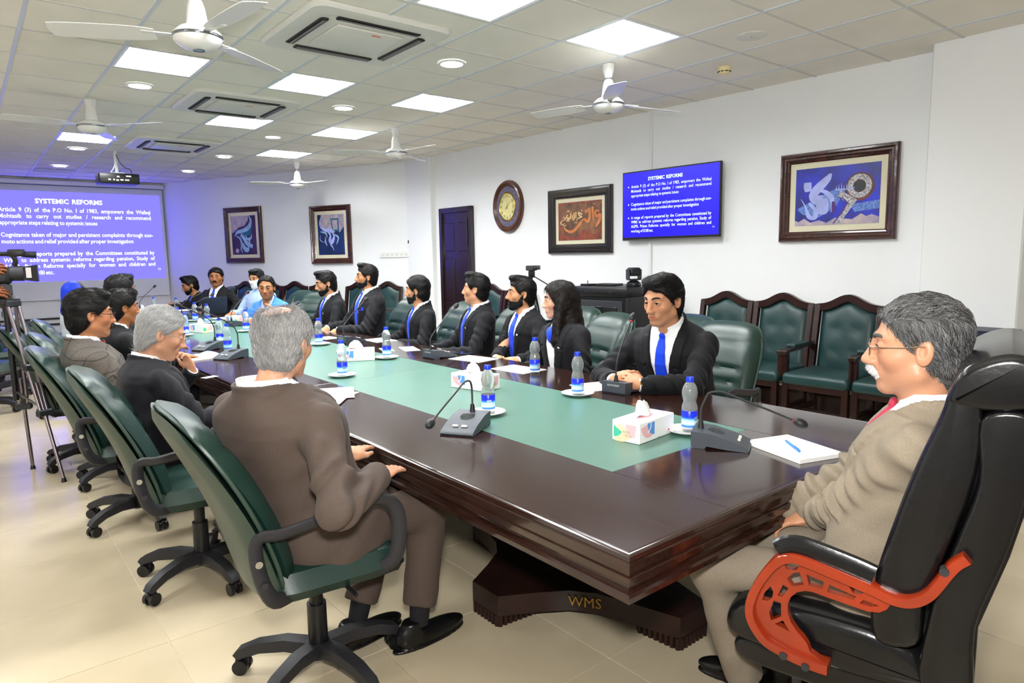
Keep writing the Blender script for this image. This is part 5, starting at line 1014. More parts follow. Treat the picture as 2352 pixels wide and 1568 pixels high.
    def f_head(P): return head_field(loc(P, (0, 0, 0), np.eye(3)), nlh-np.array([0, 0, .05]), fw, nose, jaw)
    V, Q = nets(f_head, (-.1, -.13, -.21), (.1, .13, .135), vh)
    col = np.ones((len(V), 3), f4); lm = np.exp(-((np.abs(V[:, 0])/.027)**6))*np.exp(-(((V[:, 2]+.0675)/.0095)**4))*(V[:, 1] > .076); col *= 1-lm[:, None]*np.array([.12, .38, .36])
    ck_ = np.exp(-(((np.abs(V[:, 0])-.045)/.025)**2+((V[:, 2]+.025)/.03)**2))*(V[:, 1] > .02); col *= 1-ck_[:, None]*np.array([0, .07, .07])
    ey = np.exp(-(((np.abs(V[:, 0])-.032)/.02)**2+((V[:, 2]-.001)/.014)**2))*(V[:, 1] > .05); col *= 1-ey[:, None]*np.array([.16, .2, .2])
    if gray < .3 and not mask: st_ = np.clip((-.03-V[:, 2])/.03, 0, 1)*np.clip((V[:, 1]-.0)/.04, 0, 1)*np.clip((V[:, 2]+.14)/.02, 0, 1)*(1-lm); col *= 1-st_[:, None]*np.array([.16, .14, .1])
    Vw = H+(V*hscale)@np.stack([hr, hf, hu]); VV = [Vw]; QQ = [Q]; CC = [col]; n0 = len(Vw)
    hv = .0028*q if q < 1 else .0034*q
    for k in (1, -1):
        x_ = np.cross(hdir[k], hnrm[k]); Rm = np.stack([x_, hdir[k], hnrm[k]]); cu = curl[k] if isinstance(curl, dict) else curl
        hs = .98*s**.5
        V, Q = nets(lambda P: hand_field(P, cu, -k, hspread, thumbs[k] if isinstance(thumbs, dict) else thumbs), (-.07, -.07, -.1), (.07, .19, .035), hv)
        Vw = wrist[k]+(V*hs)@Rm; c_ = np.ones((len(Vw), 3), f4)*np.array([1.0, .97, .95]); tip = np.clip((V[:, 1]-.12)/.05, 0, 1); c_ *= 1+tip[:, None]*np.array([.06, .0, .0]); VV.append(Vw); QQ.append(Q+n0); CC.append(c_); n0 += len(Vw)
    def f_core(P):
        f = smax(torso(P, B, -.012)[0], -(loc(P, B.hip, B.T)[2]+.1), .02); f = smax(f, loc(P, B.hip, B.T)[2]-.55*s, .02)
        for k in (1, -1):
            f = smin(f, cap(P, sh[k], elbow[k], .045, .036), .02); f = smin(f, cap(P, elbow[k], wrist[k], .037, .026), .02)
            f = smin(f, cap(P, hj[k], knee[k], .065, .045), .03); f = smin(f, cap(P, knee[k], ank[k], .042, .032), .02)
        return f
    pts = np.array([*sh.values(), *elbow.values(), *wrist.values(), *knee.values(), *ank.values(), B.hip, neck]); lo, hi = pts.min(0)-.16, pts.max(0)+.16
    V, Q = nets(f_core, lo, hi, .022); VV.append(V); QQ.append(Q+n0); CC.append(np.ones((len(V), 3), f4)); n0 += len(V)
    body = fast('person', np.concatenate(VV)-base, np.concatenate(QQ), skm, None, None, np.concatenate(CC)); body.location = base; tag(body, label, 'person')
    def add(name, V, Q, m, **kw): return fast(name, V-base, Q, m, body, **kw)
    # ---------- jacket
    jm = cloth(suit.lstrip('#') if isinstance(suit, str) else suit[0], suit) if isinstance(suit, str) else suit[1]
    grow = .016
    sm = cloth('shirt_'+shirt.lstrip('#'), shirt, .7, sheen=0) if isinstance(shirt, str) else shirt[1]
    def vcut(X, h): return np.abs(X)-np.clip((h-vlow)/(.5-vlow), -1, 1.3)*.075*s
    def f_jacket(P):
        f, X, yy, h, Z = torso(P, B, grow); f = smax(f, -(Z+.13*s), .015); f = smax(f, Z-.535*s, .012)
        if hem: f = smin(f, np.maximum(ell(P, B.hip+fwd*.07-up*.0, (.235*s, .235*s, hem)), B.hip[2]-.09-P[2]), .06)
        f = f+.005*wr*wav((P[0]+.3*P[2], P[1]-.3*P[2], P[2]*.6), 30, seed)+.0025*wr*wav(P, 70, seed+9)
        if jacket:
            lap = np.maximum(f-.008, np.maximum(vcut(X, h)-np.clip((h-vlow)*.2, .01, .06), -yy)); lap = np.maximum(lap, np.maximum(h-.5, vlow-h))
            notch = ((h-.375)+.5*(np.abs(X)-.06)); lap = np.where((np.abs(notch) < .006) & (np.abs(X) > .075*s), f+.0, lap)
            f = np.minimum(f, lap); Yc = yy; rc = ln(X, Yc); cl = np.abs(rc-(.083+.3*np.clip(.548-h, 0, .1))*s)-.0065; cl = np.maximum(cl, (h-(.552-.22*Yc))*s); cl = np.maximum(cl, np.maximum((.47-h)*s, Yc-.045)); f = smin(f, cl, .006)
        for k in (1, -1):
            u = unit(elbow[k]-sh[k]); sl = cap(P, sh[k]-u*.005, elbow[k], .066*s, .054*s)
            d_ = unit(wrist[k]-elbow[k]); w2 = wrist[k]+d_*.002
            s2 = cap(P, elbow[k], w2, .056*s, .043*s); s2 = smax(s2, (P[0]-w2[0])*d_[0]+(P[1]-w2[1])*d_[1]+(P[2]-w2[2])*d_[2], .004)
            sl = smin(sl, s2, .02); de = ln(P[0]-elbow[k][0], P[1]-elbow[k][1], P[2]-elbow[k][2])
            tt = (P[0]-elbow[k][0])*(u+d_)[0]+(P[1]-elbow[k][1])*(u+d_)[1]+(P[2]-elbow[k][2])*(u+d_)[2]
            ph = wav(P, 26, seed+3*k, 3)
            sl = sl+wr*.0095*np.exp(-(de/.15)**2)*np.sin(tt*95/(.7+.3*np.linalg.norm(u+d_))+3.2*ph)+.004*wr*np.sin(tt*42+4*ph)
            f = smin(f, sl, .013)
        if jacket: f = np.where(yy > -.0, smax(f, -vcut(X, h), .004), f)
        return f
    ap_ = np.array([*sh.values(), *elbow.values(), *wrist.values(), B.hip, neck]); lo, hi = ap_.min(0)-.14, ap_.max(0)+.14; vj = max(.006, .0075*q) if q < 1 else .0095*q
    lo[2] = max(lo[2], min(B.hip[2]-.17, lo[2]+.05)); V, Q = nets(f_jacket, lo, hi, vj); jk = add('jacket' if jacket else 'shirt', V, Q, jm if jacket else sm)
    # ---------- shirt front, collar, tie
    if jacket or tie:
        tl, th_ = np.array([W(x, y, z) for x in (-.13, .13) for y in (-.05, .22) for z in (vlow*s-.02, .62*s)]).min(0), np.array([W(x, y, z) for x in (-.13, .13) for y in (-.05, .22) for z in (vlow*s-.02, .62*s)]).max(0); vs_ = .0032 if q < .95 else .005*q
        def f_shirt(P, g=.006):
            f, X, yy, h, Z = torso(P, B, g); f = smax(f, Z-.535*s, .008); f = np.maximum(f, np.abs(X)-.1*s); f = np.maximum(f, -yy-.02); f = np.maximum(f, vlow-.02-h)
            return f
        def f_collar(P):
            X, Y, Z = loc(P, B.hip, B.T); Y = Y+.02*s; h = Z/s; rr_ = ln(X, Y); top_ = .563-.28*Y; f = np.abs(rr_-(.0665+.18*(.56-h))*max(1, fw)*s)-.0042; f = np.maximum(f, (h-top_)*s); f = np.maximum(f, (.505-.25*Y-h)*s)
            return np.maximum(f, np.where(Y > 0, (.012+.1*(top_-h)*0+.35*np.clip(.56-h, 0, .1))*s-np.abs(X), -1)*1.0) if tie else f
        if jacket: V, Q = nets(f_shirt, tl, th_, vs_); add('shirt', V, Q, sm)
        V, Q = nets(f_collar, tl-np.array([.05, .05, 0]), th_+.05, vs_)
        if len(Q): add('collar', V, Q, sm)
        if vest:
            V, Q = nets(lambda P: (lambda r_: np.maximum(r_[0], np.maximum(r_[3]-.33, np.maximum(-r_[2], np.maximum(r_[3]*0+np.abs(r_[1])-.1*s, -(np.abs(r_[1])-np.clip((r_[3]-.17)*.45, 0, 1)*s))))))((lambda t_: (np.maximum(t_[0], vlow-.02-t_[3]), t_[1], t_[2], t_[3]))(torso(P, B, .012))), tl, th_, vs_); add('waistcoat', V, Q, jm)
        if tie:
            tm2 = cloth('tie_'+tie.lstrip('#'), tie, .45, sheen=.1)
            def f_tie(P):
                f, X, yy, h, Z = torso(P, B, .0125+.004); tw = np.interp(h, [.05, .12, .45, .49], [.03, .046, .024, .016]).astype(f4)*s; g_ = np.maximum(f, np.abs(X)-tw); g_ = np.maximum(g_, -yy); g_ = np.maximum(g_, np.maximum(h-.49, vlow-.01-h))
                ky = front_y(B, 0, .495, .014); k_ = ell(loc(P, W(0, ky-.004, .5*s), B.T), (0, 0, 0), (.0175*s, .011, .02*s)); return smin(g_, k_, .005)
            V, Q = nets(f_tie, tl, th_+np.array([.03, .03, 0]), vs_)
            if len(Q): add('tie', V, Q, tm2)
    def stick(vf, name, m, x0, h0, size, g=.022):   # small flat item following the chest surface
        V = np.array(vf[0], float)*size; P3 = []
        for x, z, _ in V: xx, hh = x0+x, h0+z/s; P3.append(W(xx, front_y(B, xx, hh, grow)+g-grow, hh*s))
        return MB().add((np.array(P3)-base, vf[1])).build(name, m, body)
    if pin: stick(([(c, z, 0) for c, z in ring(10)], [tuple(range(10))]), 'lapel_pin', M_white, -.085, .36, .009)
    if pocket: stick(([(-1, 0, 0), (1, 0, 0), (1.1, 1.1, 0), (.4, .8, 0), (0, 1.5, 0), (-.5, .9, 0), (-.9, 1.2, 0)], [(0, 1, 2, 3, 4, 5, 6)]), 'pocket_square', cloth('tie_1440d8', '#1440d8', .45), -.122, .355, .03)
    if logo:
        ml = mat('badge_blue', '#1f5fa8', .6)
        for pts in ([(-1, .5, .05), (-.5, .2, .25), (-.1, -.3, .35), (.1, -1.2, .05)], [(1, .6, .05), (.6, .3, .3), (.2, -.3, .3), (.1, -1.2, .05)]): stick(stroke(pts, 3), 'badge', ml, -.105, .29, .045, .024)
        stick(([(.28*c+.0, .28*z+.6, 0) for c, z in ring(12)], [tuple(range(12))]), 'badge', ml, -.105, .29, .045, .024)
    # ---------- cuffs
    for k in (1, -1):
        if not jacket: break
        d_ = unit(wrist[k]-elbow[k]); w2 = wrist[k]+d_*.002; o_ = MB().add(cyl(w2-base-d_*.02, w2-base+d_*.006, .033*s, None, 16)).build('shirt_cuff', sm, body)
    # ---------- trousers, shoes
    tmz = cloth((trousers or (suit if isinstance(suit, str) else '#1a1a1e')).lstrip('#')+'_t', trousers or (suit if isinstance(suit, str) else '#1a1a1e'))
    def f_tr(P):
        f = ell(P, base+up*(hipz-.005), (.19*s, .19*s, .1))
        for k in (1, -1):
            f = smin(f, cap(P, hj[k], knee[k], .088*s, .07*s), .035); e2 = ank[k]+(knee[k]-ank[k])*.14; dd = unit(ank[k]-knee[k]); sh_ = cap(P, knee[k], e2, .07*s, .062*s); sh_ = smax(sh_, (P[0]-e2[0])*dd[0]+(P[1]-e2[1])*dd[1]+(P[2]-e2[2])*dd[2], .004); f = smin(f, sh_, .03)
        return f+.004*wr*wav(P, 30, seed+5)+.003*wr*wav(P, 70, seed+6)
    lp = np.array([*hj.values(), *knee.values(), *ank.values()]); V, Q = nets(f_tr, lp.min(0)-.13, lp.max(0)+.13, .009 if showlegs else .02); add('trousers', V, Q, tmz)
    for k in (1, -1):
        fd = fdir[k]; sd = np.array([fd[1], -fd[0], 0]); Rm = np.stack([sd, fd, up]); o_ = ank[k]*np.array([1, 1, 0])
        def f_sh(P):
            X, Y, Z = P; f = ell(P, (0, .06, .03), (.043, .15, .04)); f = smin(f, ell(P, (0, -.05, .05), (.036, .05, .05)), .02); f = smin(f, cap(P, (0, -.03, .06), (0, -.035, .1), .034), .02); f = smax(f, -(Z-.002), .003); f = smax(f, Z-.105, .004); return smin(f, np.maximum(np.maximum(ell((X, Y, Z*0), (0, .045, 0), (.047, .165, 1)), Z-.013), -Z), .004)
        V, Q = nets(f_sh, (-.06, -.14, -.02), (.06, .24, .13), .006 if showlegs else .014); shoe = add('shoe', o_+V@Rm, Q, M_shoe)
        if showlegs:
            e3 = ank[k]+(knee[k]-ank[k])*.2; MB().add(cyl(ank[k]-base-up*.02, e3-base, .036, .042)).build('sock', M_sock, body)
    # ---------- face details (head frame)
    Hm = Matrix.Translation(Vector(H-base)) @ Matrix(((hr[0], hf[0], hu[0], 0), (hr[1], hf[1], hu[1], 0), (hr[2], hf[2], hu[2], 0), (0, 0, 0, 1))) @ Matrix.Diagonal((hscale*fw, hscale, hscale, 1))
    hcol = np.array(srgb(hair)); r_ = np.random.default_rng(seed)
    def hmat(c, nm): return tint_mat('hair_'+nm, (1, 1, 1), .5, 0, .3)
    gcol = np.array([.62, .61, .6])
    for k in (1, -1):
        v, f = sphere((k*.032, .072, .003), .0138, 14, 12); ev = np.array(v); fc = [np.mean([ev[i] for i in q_], 0)-np.array([k*.032, .072, .003]) for q_ in f]
        mb = MB(); mb.add((v, f)); mb.m = [1 if (c[1] > 0 and (c[0]**2+c[2]**2) < .0062**2) else 0 for c in fc]; mb.add(box((0, 0, 0), (0, 0, 0))) if False else None
        mb.v = [np.concatenate(mb.v)@np.array(Hm.to_3x3()).T+np.array(Hm.translation)]; mb.build('eye', [M_eye, M_iris], body, ang=180)
        bc = [tuple(c*(1-gray*.5)+gcol*gray*.5) for c in [hcol]][0]
        bmt = mat('brow_%02x%02x' % (int(bc[0]*255), int(gray*99)), bc, .7)
        MB().add(tube(smooth([(k*.013, .0925, .024), (k*.026, .0915, .031), (k*.04, .082, .032), (k*.05, .07, .026)], 3), [.003, .0042, .0048, .0048, .0048, .0045, .004, .0035, .003, .0015], 6), M=Hm).build('eyebrow', bmt, body)
        MB().add(tube(smooth([(k*.019, .0868, .0035), (k*.026, .0892, .0082), (k*.034, .0888, .0086), (k*.0435, .081, .004)], 3), .0011, 5), M=Hm).build('eyelash', M_blk, body)
    # ---------- hair
    def strands(V, N, n, L, flow, lift, rad, gfun, nm, jitter=.16):
        ii = r_.integers(0, len(V), n); p0 = V[ii]; nn = N[ii]; fl_ = flow(p0)+.35*np.stack([np.sin(p0[:, (i+1) % 3]*60+i+seed)+np.sin(p0[:, (i+2) % 3]*95+2*i) for i in range(3)], 1)*.5+r_.normal(size=(n, 3))*jitter; fl_ -= nn*(fl_*nn).sum(1, keepdims=True); fl_ /= np.linalg.norm(fl_, axis=1, keepdims=True)+1e-9
        Ls = L*r_.uniform(.6, 1.25, (n, 1)); lf_ = lift*r_.uniform(.3, 1.4, (n, 1)); bd = np.cross(fl_, nn); cv = r_.normal(size=(n, 1))*.18
        ts = np.linspace(0, 1, 5); rows = []
        for t in ts: c = p0+fl_*Ls*t+bd*Ls*cv*t*t+nn*(lf_*math.sin(PI*min(1, t*1.05))*1.0-.001*(1-t)-Ls*.28*t*t); rr_ = rad*(1-.8*t); rows.append((c, rr_))
        out = np.zeros((n, 5, 3, 3), f4)
        for i, (c, rr_) in enumerate(rows):
            for j in range(3): a_ = 2*PI*j/3; out[:, i, j] = c+(bd*math.cos(a_)+nn*math.sin(a_))*rr_
        Vn = out.reshape(-1, 3); b0 = np.arange(n)[:, None]*15; Q_ = []
        for i in range(4):
            for j in range(3): Q_.append(np.concatenate([b0+i*3+j, b0+i*3+(j+1) % 3, b0+(i+1)*3+(j+1) % 3, b0+(i+1)*3+j], 1))
        g1 = gfun(p0); gg = np.clip(g1+r_.normal(size=n)*.2*(g1 > .02), 0, 1)[:, None]; c_ = hcol*(1-gg)+np.array([.5, .495, .49])*gg; c_ = c_*r_.uniform(.75, 1.25, (n, 1)); return Vn, np.concatenate(Q_), np.repeat(c_, 15, 0)
    gbase = lambda p: np.full(len(p), gray)
    if hstyle != 'scarf':
        def f_hair(P):
            X, Y, Z = P; th = (.011+.004*np.clip(Z/.1, 0, 1))*hth
            f = skull_field(P, 1.0); g_ = Z-(1.2*Y-.028+hl+.006*np.sin(X*90)); 
            if hstyle == 'quiff': f = smin(f-th, ell(P, (0, .045, .118), (.058, .052, .024)), .02)
            elif hstyle == 'full': f = smin(f-th*1.15, ell(P, (0, .05, .105), (.064, .048, .026)), .025)
            elif hstyle == 'thin': f = f-.006
            elif hstyle == 'medium': f = smin(f-th*1.5, ell(P, (0, -.05, -.04), (.072, .06, .07)), .02)
            elif hstyle == 'long': f = f-th*1.3
            else: f = f-th
            if hstyle == 'long':
                g_ = Z-(2.2*Y-.1); k_ = cap((np.abs(X), Y, Z), (.066, .0, -.01), (.085, .03, -.26), .03, .042); k_ = smin(k_, cap(P, (0, -.06, 0), (0, -.09, -.3), .08, .09), .05); f = smin(f, k_, .03); g_ = np.maximum(g_, -.03-Z-np.clip(Y-.06, 0, 1)*5)
            f = smax(f, -g_, .006)
            if hstyle not in ('long',): f = smax(f, -ell((np.abs(X), Y, Z), (.08, -.002, -.012), (.03, .02, .034)), .006)
            if hstyle == 'bald': f = smax(f, -ell(P, (0, -.045, .108), (.05, .07, .05)), .008)
            return f+.0022*wav(P, 95, seed+2)+.0015*wav(P, 220, seed+4)
        zl = -.42 if hstyle == 'long' else -.13
        V, Q = nets(f_hair, (-.14, -.2, zl), (.14, .13, .17), .0045*q if hstyle != 'long' else .006*q); N = vnorm(V, Q)
        if hstyle == 'long': flow = lambda p: np.stack([p[:, 0]*2, -.2+0*p[:, 1], -1+0*p[:, 2]], 1)
        elif hstyle in ('quiff', 'full'): flow = lambda p: np.stack([p[:, 0]*4+.2, -.9+.0*p[:, 1], np.where(p[:, 2] > .05, .15, -.9)], 1)
        else: flow = lambda p: np.stack([p[:, 0]*6+.25, -.55+0*p[:, 1], np.where(p[:, 2] > .07, .0, -1.0)], 1)
        gf = gbase
        if gray > .2: gf = lambda p: np.clip(gray+.9*(p[:, 1]-.0)*(2.5 if gray < .6 else .5)+.0*p[:, 2], 0, 1)
        Vs, Qs, Cs = strands(V, N, nst, .06 if hstyle == 'long' else (.034 if hstyle != 'thin' else .028), flow, .004, .0006 if nst > 3000 else .001 if nst > 1500 else .0016, gf, 'h')
        g0 = np.clip(gf(V), 0, 1)[:, None]; c0_ = (hcol*(1-g0)+np.array([.36, .355, .35])*g0)*.8
        if hstyle == 'bald' or hstyle == 'thin':
            pass
        Va = np.concatenate([V, Vs]); Qa = np.concatenate([Q, Qs+len(V)]); Ca = np.concatenate([c0_, Cs])
        if hstyle == 'bald':
            ii = r_.integers(0, 1, 1); th_g = np.linspace(0, 2*PI, 40); pts_ = np.array([(rr_*.05*math.cos(t), rr_*.07*math.sin(t)-.045, .119-.02*rr_**2-.012*(math.sin(t) < 0)*rr_) for t in th_g for rr_ in np.linspace(.2, 1.1, 6)]); nn_ = np.array([unit((p_[0], p_[1], .1)) for p_ in pts_])
            V2, Q2, C2 = strands(pts_, nn_, 260, .05, lambda p: np.stack([.3+0*p[:, 0], -1+0*p[:, 0], 0*p[:, 0]], 1), .004, .0007, lambda p: np.full(len(p), .8), 'h'); Qa = np.concatenate([Qa, Q2+len(Va)]); Va = np.concatenate([Va, V2]); Ca = np.concatenate([Ca, C2])
        Hw = np.array(Hm); Vw = Va@Hw[:3, :3].T+Hw[:3, 3]; fast('hair', Vw, Qa, hmat(None, 's'), body, None, Ca)
    if scarf:
        sc_m = cloth('scarf_'+scarf.lstrip('#'), scarf, .5)
        def f_sc(P):
            f = skull_field(P)-.016; f = smin(f, cap(P, (0, -.04, -.03), (0, -.045, -.16), .075, .09), .03); f = smax(f, P[1]-.012-np.clip(-.07-P[2], 0, 1)*1.5, .01); return f+.003*wav(P, 50, 4)
        V, Q = nets(f_sc, (-.16, -.2, -.32), (.16, .1, .16), .008); Hw = np.array(Hm); fast('headscarf', V@Hw[:3, :3].T+Hw[:3, 3], Q, sc_m, body)
        V, Q = nets(lambda P: smax(skull_field(P)-.011, -(P[2]-(1.5*P[1]-.06)), .01), (-.12, -.14, -.1), (.12, .12, .14), .007); fast('hair', V@Hw[:3, :3].T+Hw[:3, 3], Q, hmat(None, 's'), body, None, np.tile(hcol, (len(V), 1)))
    if beard:
        def f_be(P):
            f = head_field(P, None, 1, nose, jaw)-.0015-beard*.004-beard*.007*np.clip((-.07-P[2])/.04, 0, 1.6); X, Y, Z = P
            g_ = Z+.057-np.clip(.035-Y, 0, .05)*1.5; f = smax(f, g_, .005); f = smax(f, -(Y+.006+.0*Z), .006); f = smax(f, -ell(P, (0, .1, -.069), (.021, .03, .0095)), .003); f = smax(f, -(Z+.135+.02*beard), .01)
            mo = cap((np.abs(X), Y, Z), (.002, .0985, -.0555), (.026, .086, -.067), .0045, .003); f = smin(f, mo, .004); return f+.0014*wav(P, 180, seed)
        V, Q = nets(f_be, (-.1, -.03, -.165), (.1, .13, .02), .0045*q); N = vnorm(V, Q)
        Vs, Qs, Cs = strands(V, N, nst//3, .014, lambda p: np.stack([0*p[:, 0], .2+0*p[:, 0], -1+0*p[:, 0]], 1), .002, .0012, gbase, 'b'); Hw = np.array(Hm); Va = np.concatenate([V, Vs]); fast('beard', Va@Hw[:3, :3].T+Hw[:3, 3], np.concatenate([Q, Qs+len(V)]), hmat(None, 's'), body, None, np.concatenate([np.tile(hcol*.9, (len(V), 1)), Cs]))
    if must:
        mc = np.array(srgb(must)); V, Q = nets(lambda P: smin(cap((np.abs(P[0]), P[1], P[2]), (.002, .1, -.053), (.024, .09, -.062), .0075, .0045), cap((np.abs(P[0]), P[1], P[2]), (.02, .092, -.06), (.029, .084, -.068), .0045, .002), .004)+.001*wav(P, 250, 3), (-.04, .06, -.08), (.04, .12, -.035), .003*q); N = vnorm(V, Q); hcol_, hcol2 = hcol, mc
        hc0 = hcol; hcol = mc; Vs, Qs, Cs = strands(V, N, max(120, nst//8), .012, lambda p: np.stack([p[:, 0]*20, .1+0*p[:, 0], -1+0*p[:, 0]], 1), .0015, .0009, lambda p: np.full(len(p), .0), 'm'); hcol = hc0; Hw = np.array(Hm); Va = np.concatenate([V, Vs]); fast('moustache', Va@Hw[:3, :3].T+Hw[:3, 3], np.concatenate([Q, Qs+len(V)]), hmat(None, 's'), body, None, np.concatenate([np.tile(mc*.85, (len(V), 1)), Cs]))
    if glasses:
        gm = mat('spectacle_'+glasses.lstrip('#'), glasses, .25, .8); g = link('glasses', None, body); MX = Hm
        for k in (1, -1):
            rimp = [(k*.033+.021*math.copysign(abs(math.cos(a_))**.75, math.cos(a_)), .1045-.1*abs(math.cos(a_))*.03*(1 if k*math.cos(a_) > 0 else 0), -.001+.015*math.copysign(abs(math.sin(a_))**.75, math.sin(a_))) for a_ in np.linspace(0, 2*PI, 25)[:-1]]
            MB().add(tube(rimp, .0011, 5, closed=True), M=MX).build('rim', gm, g)
            MB().add((rimp, [tuple(range(24))]), M=MX).build('lens', mat('spectacle_lens', (.95, .97, 1), .03, trans=1, ior=1.05, alpha=.35), g)
            MB().add(tube(smooth([(k*.053, .101, .006), (k*.071, .08, .006), (k*.08, .02, .007), (k*.083, -.012, .01), (k*.082, -.03, -.008)], 3), .0016, 5), M=MX).build('temple', gm, g)
        MB().add(tube([(-.012, .1045, .004), (0, .108, .007), (.012, .1045, .004)], .0012, 5), M=MX).build('bridge', gm, g)
    if mask:
        V, Q = nets(lambda P: smax(smax(np.abs(head_field(P, None, 1, nose, jaw)-.007)-.0025, P[2]+.012-.12*np.abs(P[0]), .003), np.maximum(-P[1]+.028, -(P[2]+.135)), .003), (-.09, .0, -.15), (.09, .14, .02), .005); Hw = np.array(Hm); fast('face_mask', V@Hw[:3, :3].T+Hw[:3, 3], Q, M_paper, body)
        for k in (1, -1): MB().add(tube(smooth([(k*.066, .035, -.02), (k*.078, .0, .01), (k*.083, -.02, .005)], 3), .0016, 5), M=Hm).build('ear_loop', M_white, body)
    body['hp'] = [float(x) for x in B.hip]
    for o_ in ('hp',): del body[o_]
    return body, dict(wrist=wrist, elbow=elbow, hip=B.hip, base=base, s=s, hdir=hdir, hnrm=hnrm, W=W, sh=sh)
# ================================================================ the people in the room
def hp(px, py, y=None, x=None, z=None):
    d = ray(px, py); o = np.array([0, 0, CAMZ]); t = y/d[1] if y is not None else x/d[0] if x is not None else (z-CAMZ)/d[2]; return o+d*t
def vv(a, b): return unit(np.array(b)-np.array(a))
BLK = '#121216'
# man at the near left, seen from behind
rw, rt_ = hp(866, 1094, z=.775), hp(945, 1048, z=.765); lw, lt_ = hp(800, 1046, z=.765), hp(858, 1004, z=.765)
person('grey-haired man in brown-grey suit seen from behind at the near left, hands on table edge', hp(652, 787, y=-.81), -72, -54, -8, 0, lean=-14, hfw=.05, hem=.2, hipz=.54, skin='c49275', suit='#4e423b', shirt='#f0f2f4', tie='#3a3a44', hair='#3a3634', gray=.62, hstyle='bald', girth=1.1, belly=.03, deep=1.15, nst=11000, hl=.0, q=.9, seed=11, hands={1: (rw, vv(rw, rt_), (0, 0, 1)), -1: (lw, vv(lw, lt_), (0, .1, 1))}, curl=.16, trousers='#4c4039', showlegs=True, legdir=-82, legs={1: (.13, .42, .54), -1: (-.1, .4, .54)}, feet={1: (.13, .36, 5), -1: (-.05, .2, 0)}, wr=1.3, hscale=.98, fw=1.06)
# white-haired man with hand on chin
ch = hp(441, 850, y=-.9); cf = hp(417, 798, y=-.86)
person('white-haired man with glasses in black suit resting chin on his hand', hp(372, 766, y=-.74), -86, -96, -20, 0, lean=3, hipz=.53, skin='cf9a7c', suit='#17171c', shirt='#f4f4f4', tie='#3a3a44', hair='#8a8886', gray=.95, hstyle='short', hl=.018, girth=1.12, belly=.04, deep=1.15, nst=10000, q=.9, seed=12, glasses='#d0c8c0', hands={1: (.16, .36, .74), -1: (ch, vv(ch, cf), (.3, -.95, .1))}, curl={1: .3, -1: 1.0}, hscale=1.03, fw=1.05, jaw=1.08)
# man in tweed
def tweed():
    m = mat('cloth_tweed', '#5c5650', .85, noise=(180, .25), bump=(240, .3, .0008)); nt, b = nodes(m); tc = nt.nodes.new('ShaderNodeTexCoord'); mp = nt.nodes.new('ShaderNodeMapping'); mp.inputs['Rotation'].default_value = (.3, .25, .2)
    br = nt.nodes.new('ShaderNodeTexBrick'); br.offset = 0; br.inputs['Color1'].default_value = br.inputs['Color2'].default_value = (1, 1, 1, 1); br.inputs['Mortar'].default_value = (.32, .3, .3, 1); br.inputs['Scale'].default_value = 1; br.inputs['Brick Width'].default_value = .075; br.inputs['Row Height'].default_value = .075; br.inputs['Mortar Size'].default_value = .0022
    src = b.inputs['Base Color'].links[0].from_socket; mx = nt.nodes.new('ShaderNodeMix'); mx.data_type = 'RGBA'; mx.blend_type = 'MULTIPLY'; mx.inputs[0].default_value = 1
    sx = nt.nodes.new('ShaderNodeSeparateXYZ'); cb = nt.nodes.new('ShaderNodeCombineXYZ'); nt.links.new(tc.outputs['Object'], mp.inputs[0]); nt.links.new(mp.outputs[0], sx.inputs[0]); nt.links.new(sx.outputs[0], cb.inputs[0]); nt.links.new(sx.outputs[2], cb.inputs[1]); nt.links.new(cb.outputs[0], br.inputs[0])
    nt.links.new(src, mx.inputs[6]); nt.links.new(br.outputs[0], mx.inputs[7]); nt.links.new(mx.outputs[2], b.inputs['Base Color']); return m
person('black-haired man with glasses and moustache in checked grey tweed jacket', hp(207, 722, y=-.53), -82, -86, -4, 0, lean=-6, hipz=.54, skin='b97d58', suit=('tweed', tweed()), shirt='#dfe4ec', tie='#8a2a24', hair='#141211', hstyle='full', girth=1.08, belly=.03, nst=5000, q=1.0, seed=13, glasses='#4a4540', must='#2a2420', hands={1: (.14, .3, .66), -1: (-.14, .32, .66)}, trousers='#2a2a2e', fw=1.05, hscale=1.06, jaw=1.05)
person('person in brown jacket hidden behind the man in tweed', hp(196, 722, y=-.7), -84, -80, 0, 0, lean=-4, hipz=.54, skin='a8714e', suit='#4e3626', tie='#30303a', q=1.5, nst=400, seed=14, hands={1: (.14, .3, .66), -1: (-.14, .32, .66)}, hscale=.98)
person('dark-haired man in dark suit behind the man in tweed, in profile', hp(281, 706, y=-.86), -82, -80, -3, 0, lean=4, hipz=.54, skin='a36a42', suit=BLK, shirt='#f0f0f0', tie='#2a2a30', hair='#120f0f', hstyle='full', nst=1300, q=1.1, seed=15, hands={1: (.16, .38, .79), -1: (-.14, .36, .79)}, hscale=1.0)
w5, t5 = hp(405, 806, z=.79), hp(462, 798, z=.79)
person('tall man with thick dark hair, farthest of the dark heads on the left', hp(279, 668, y=-1.02), -82, -70, 2, 0, lean=6, hipz=.56, skin='9c6442', suit=BLK, shirt='#e8e8e8', tie='#2a2a30', hair='#0f0d0e', hstyle='full', nst=1000, q=1.2, seed=16, hands={1: (w5, vv(w5, t5), (0, 0, 1)), -1: (-.14, .4, .79)}, hscale=1.06)
person('woman in bright blue headscarf and white dress at the far left', hp(172, 676, y=-.86), -80, -62, -4, 0, lean=0, hipz=.54, skin='c08a66', suit='#cfd2da', jacket=False, shirt='#cfd2da', tie=None, hair='#15100e', hstyle='scarf', scarf='#1030b8', q=1.3, nst=100, seed=17, hands={1: (.14, .32, .72), -1: (-.14, .32, .72)}, trousers='#cfd2da', girth=.92)
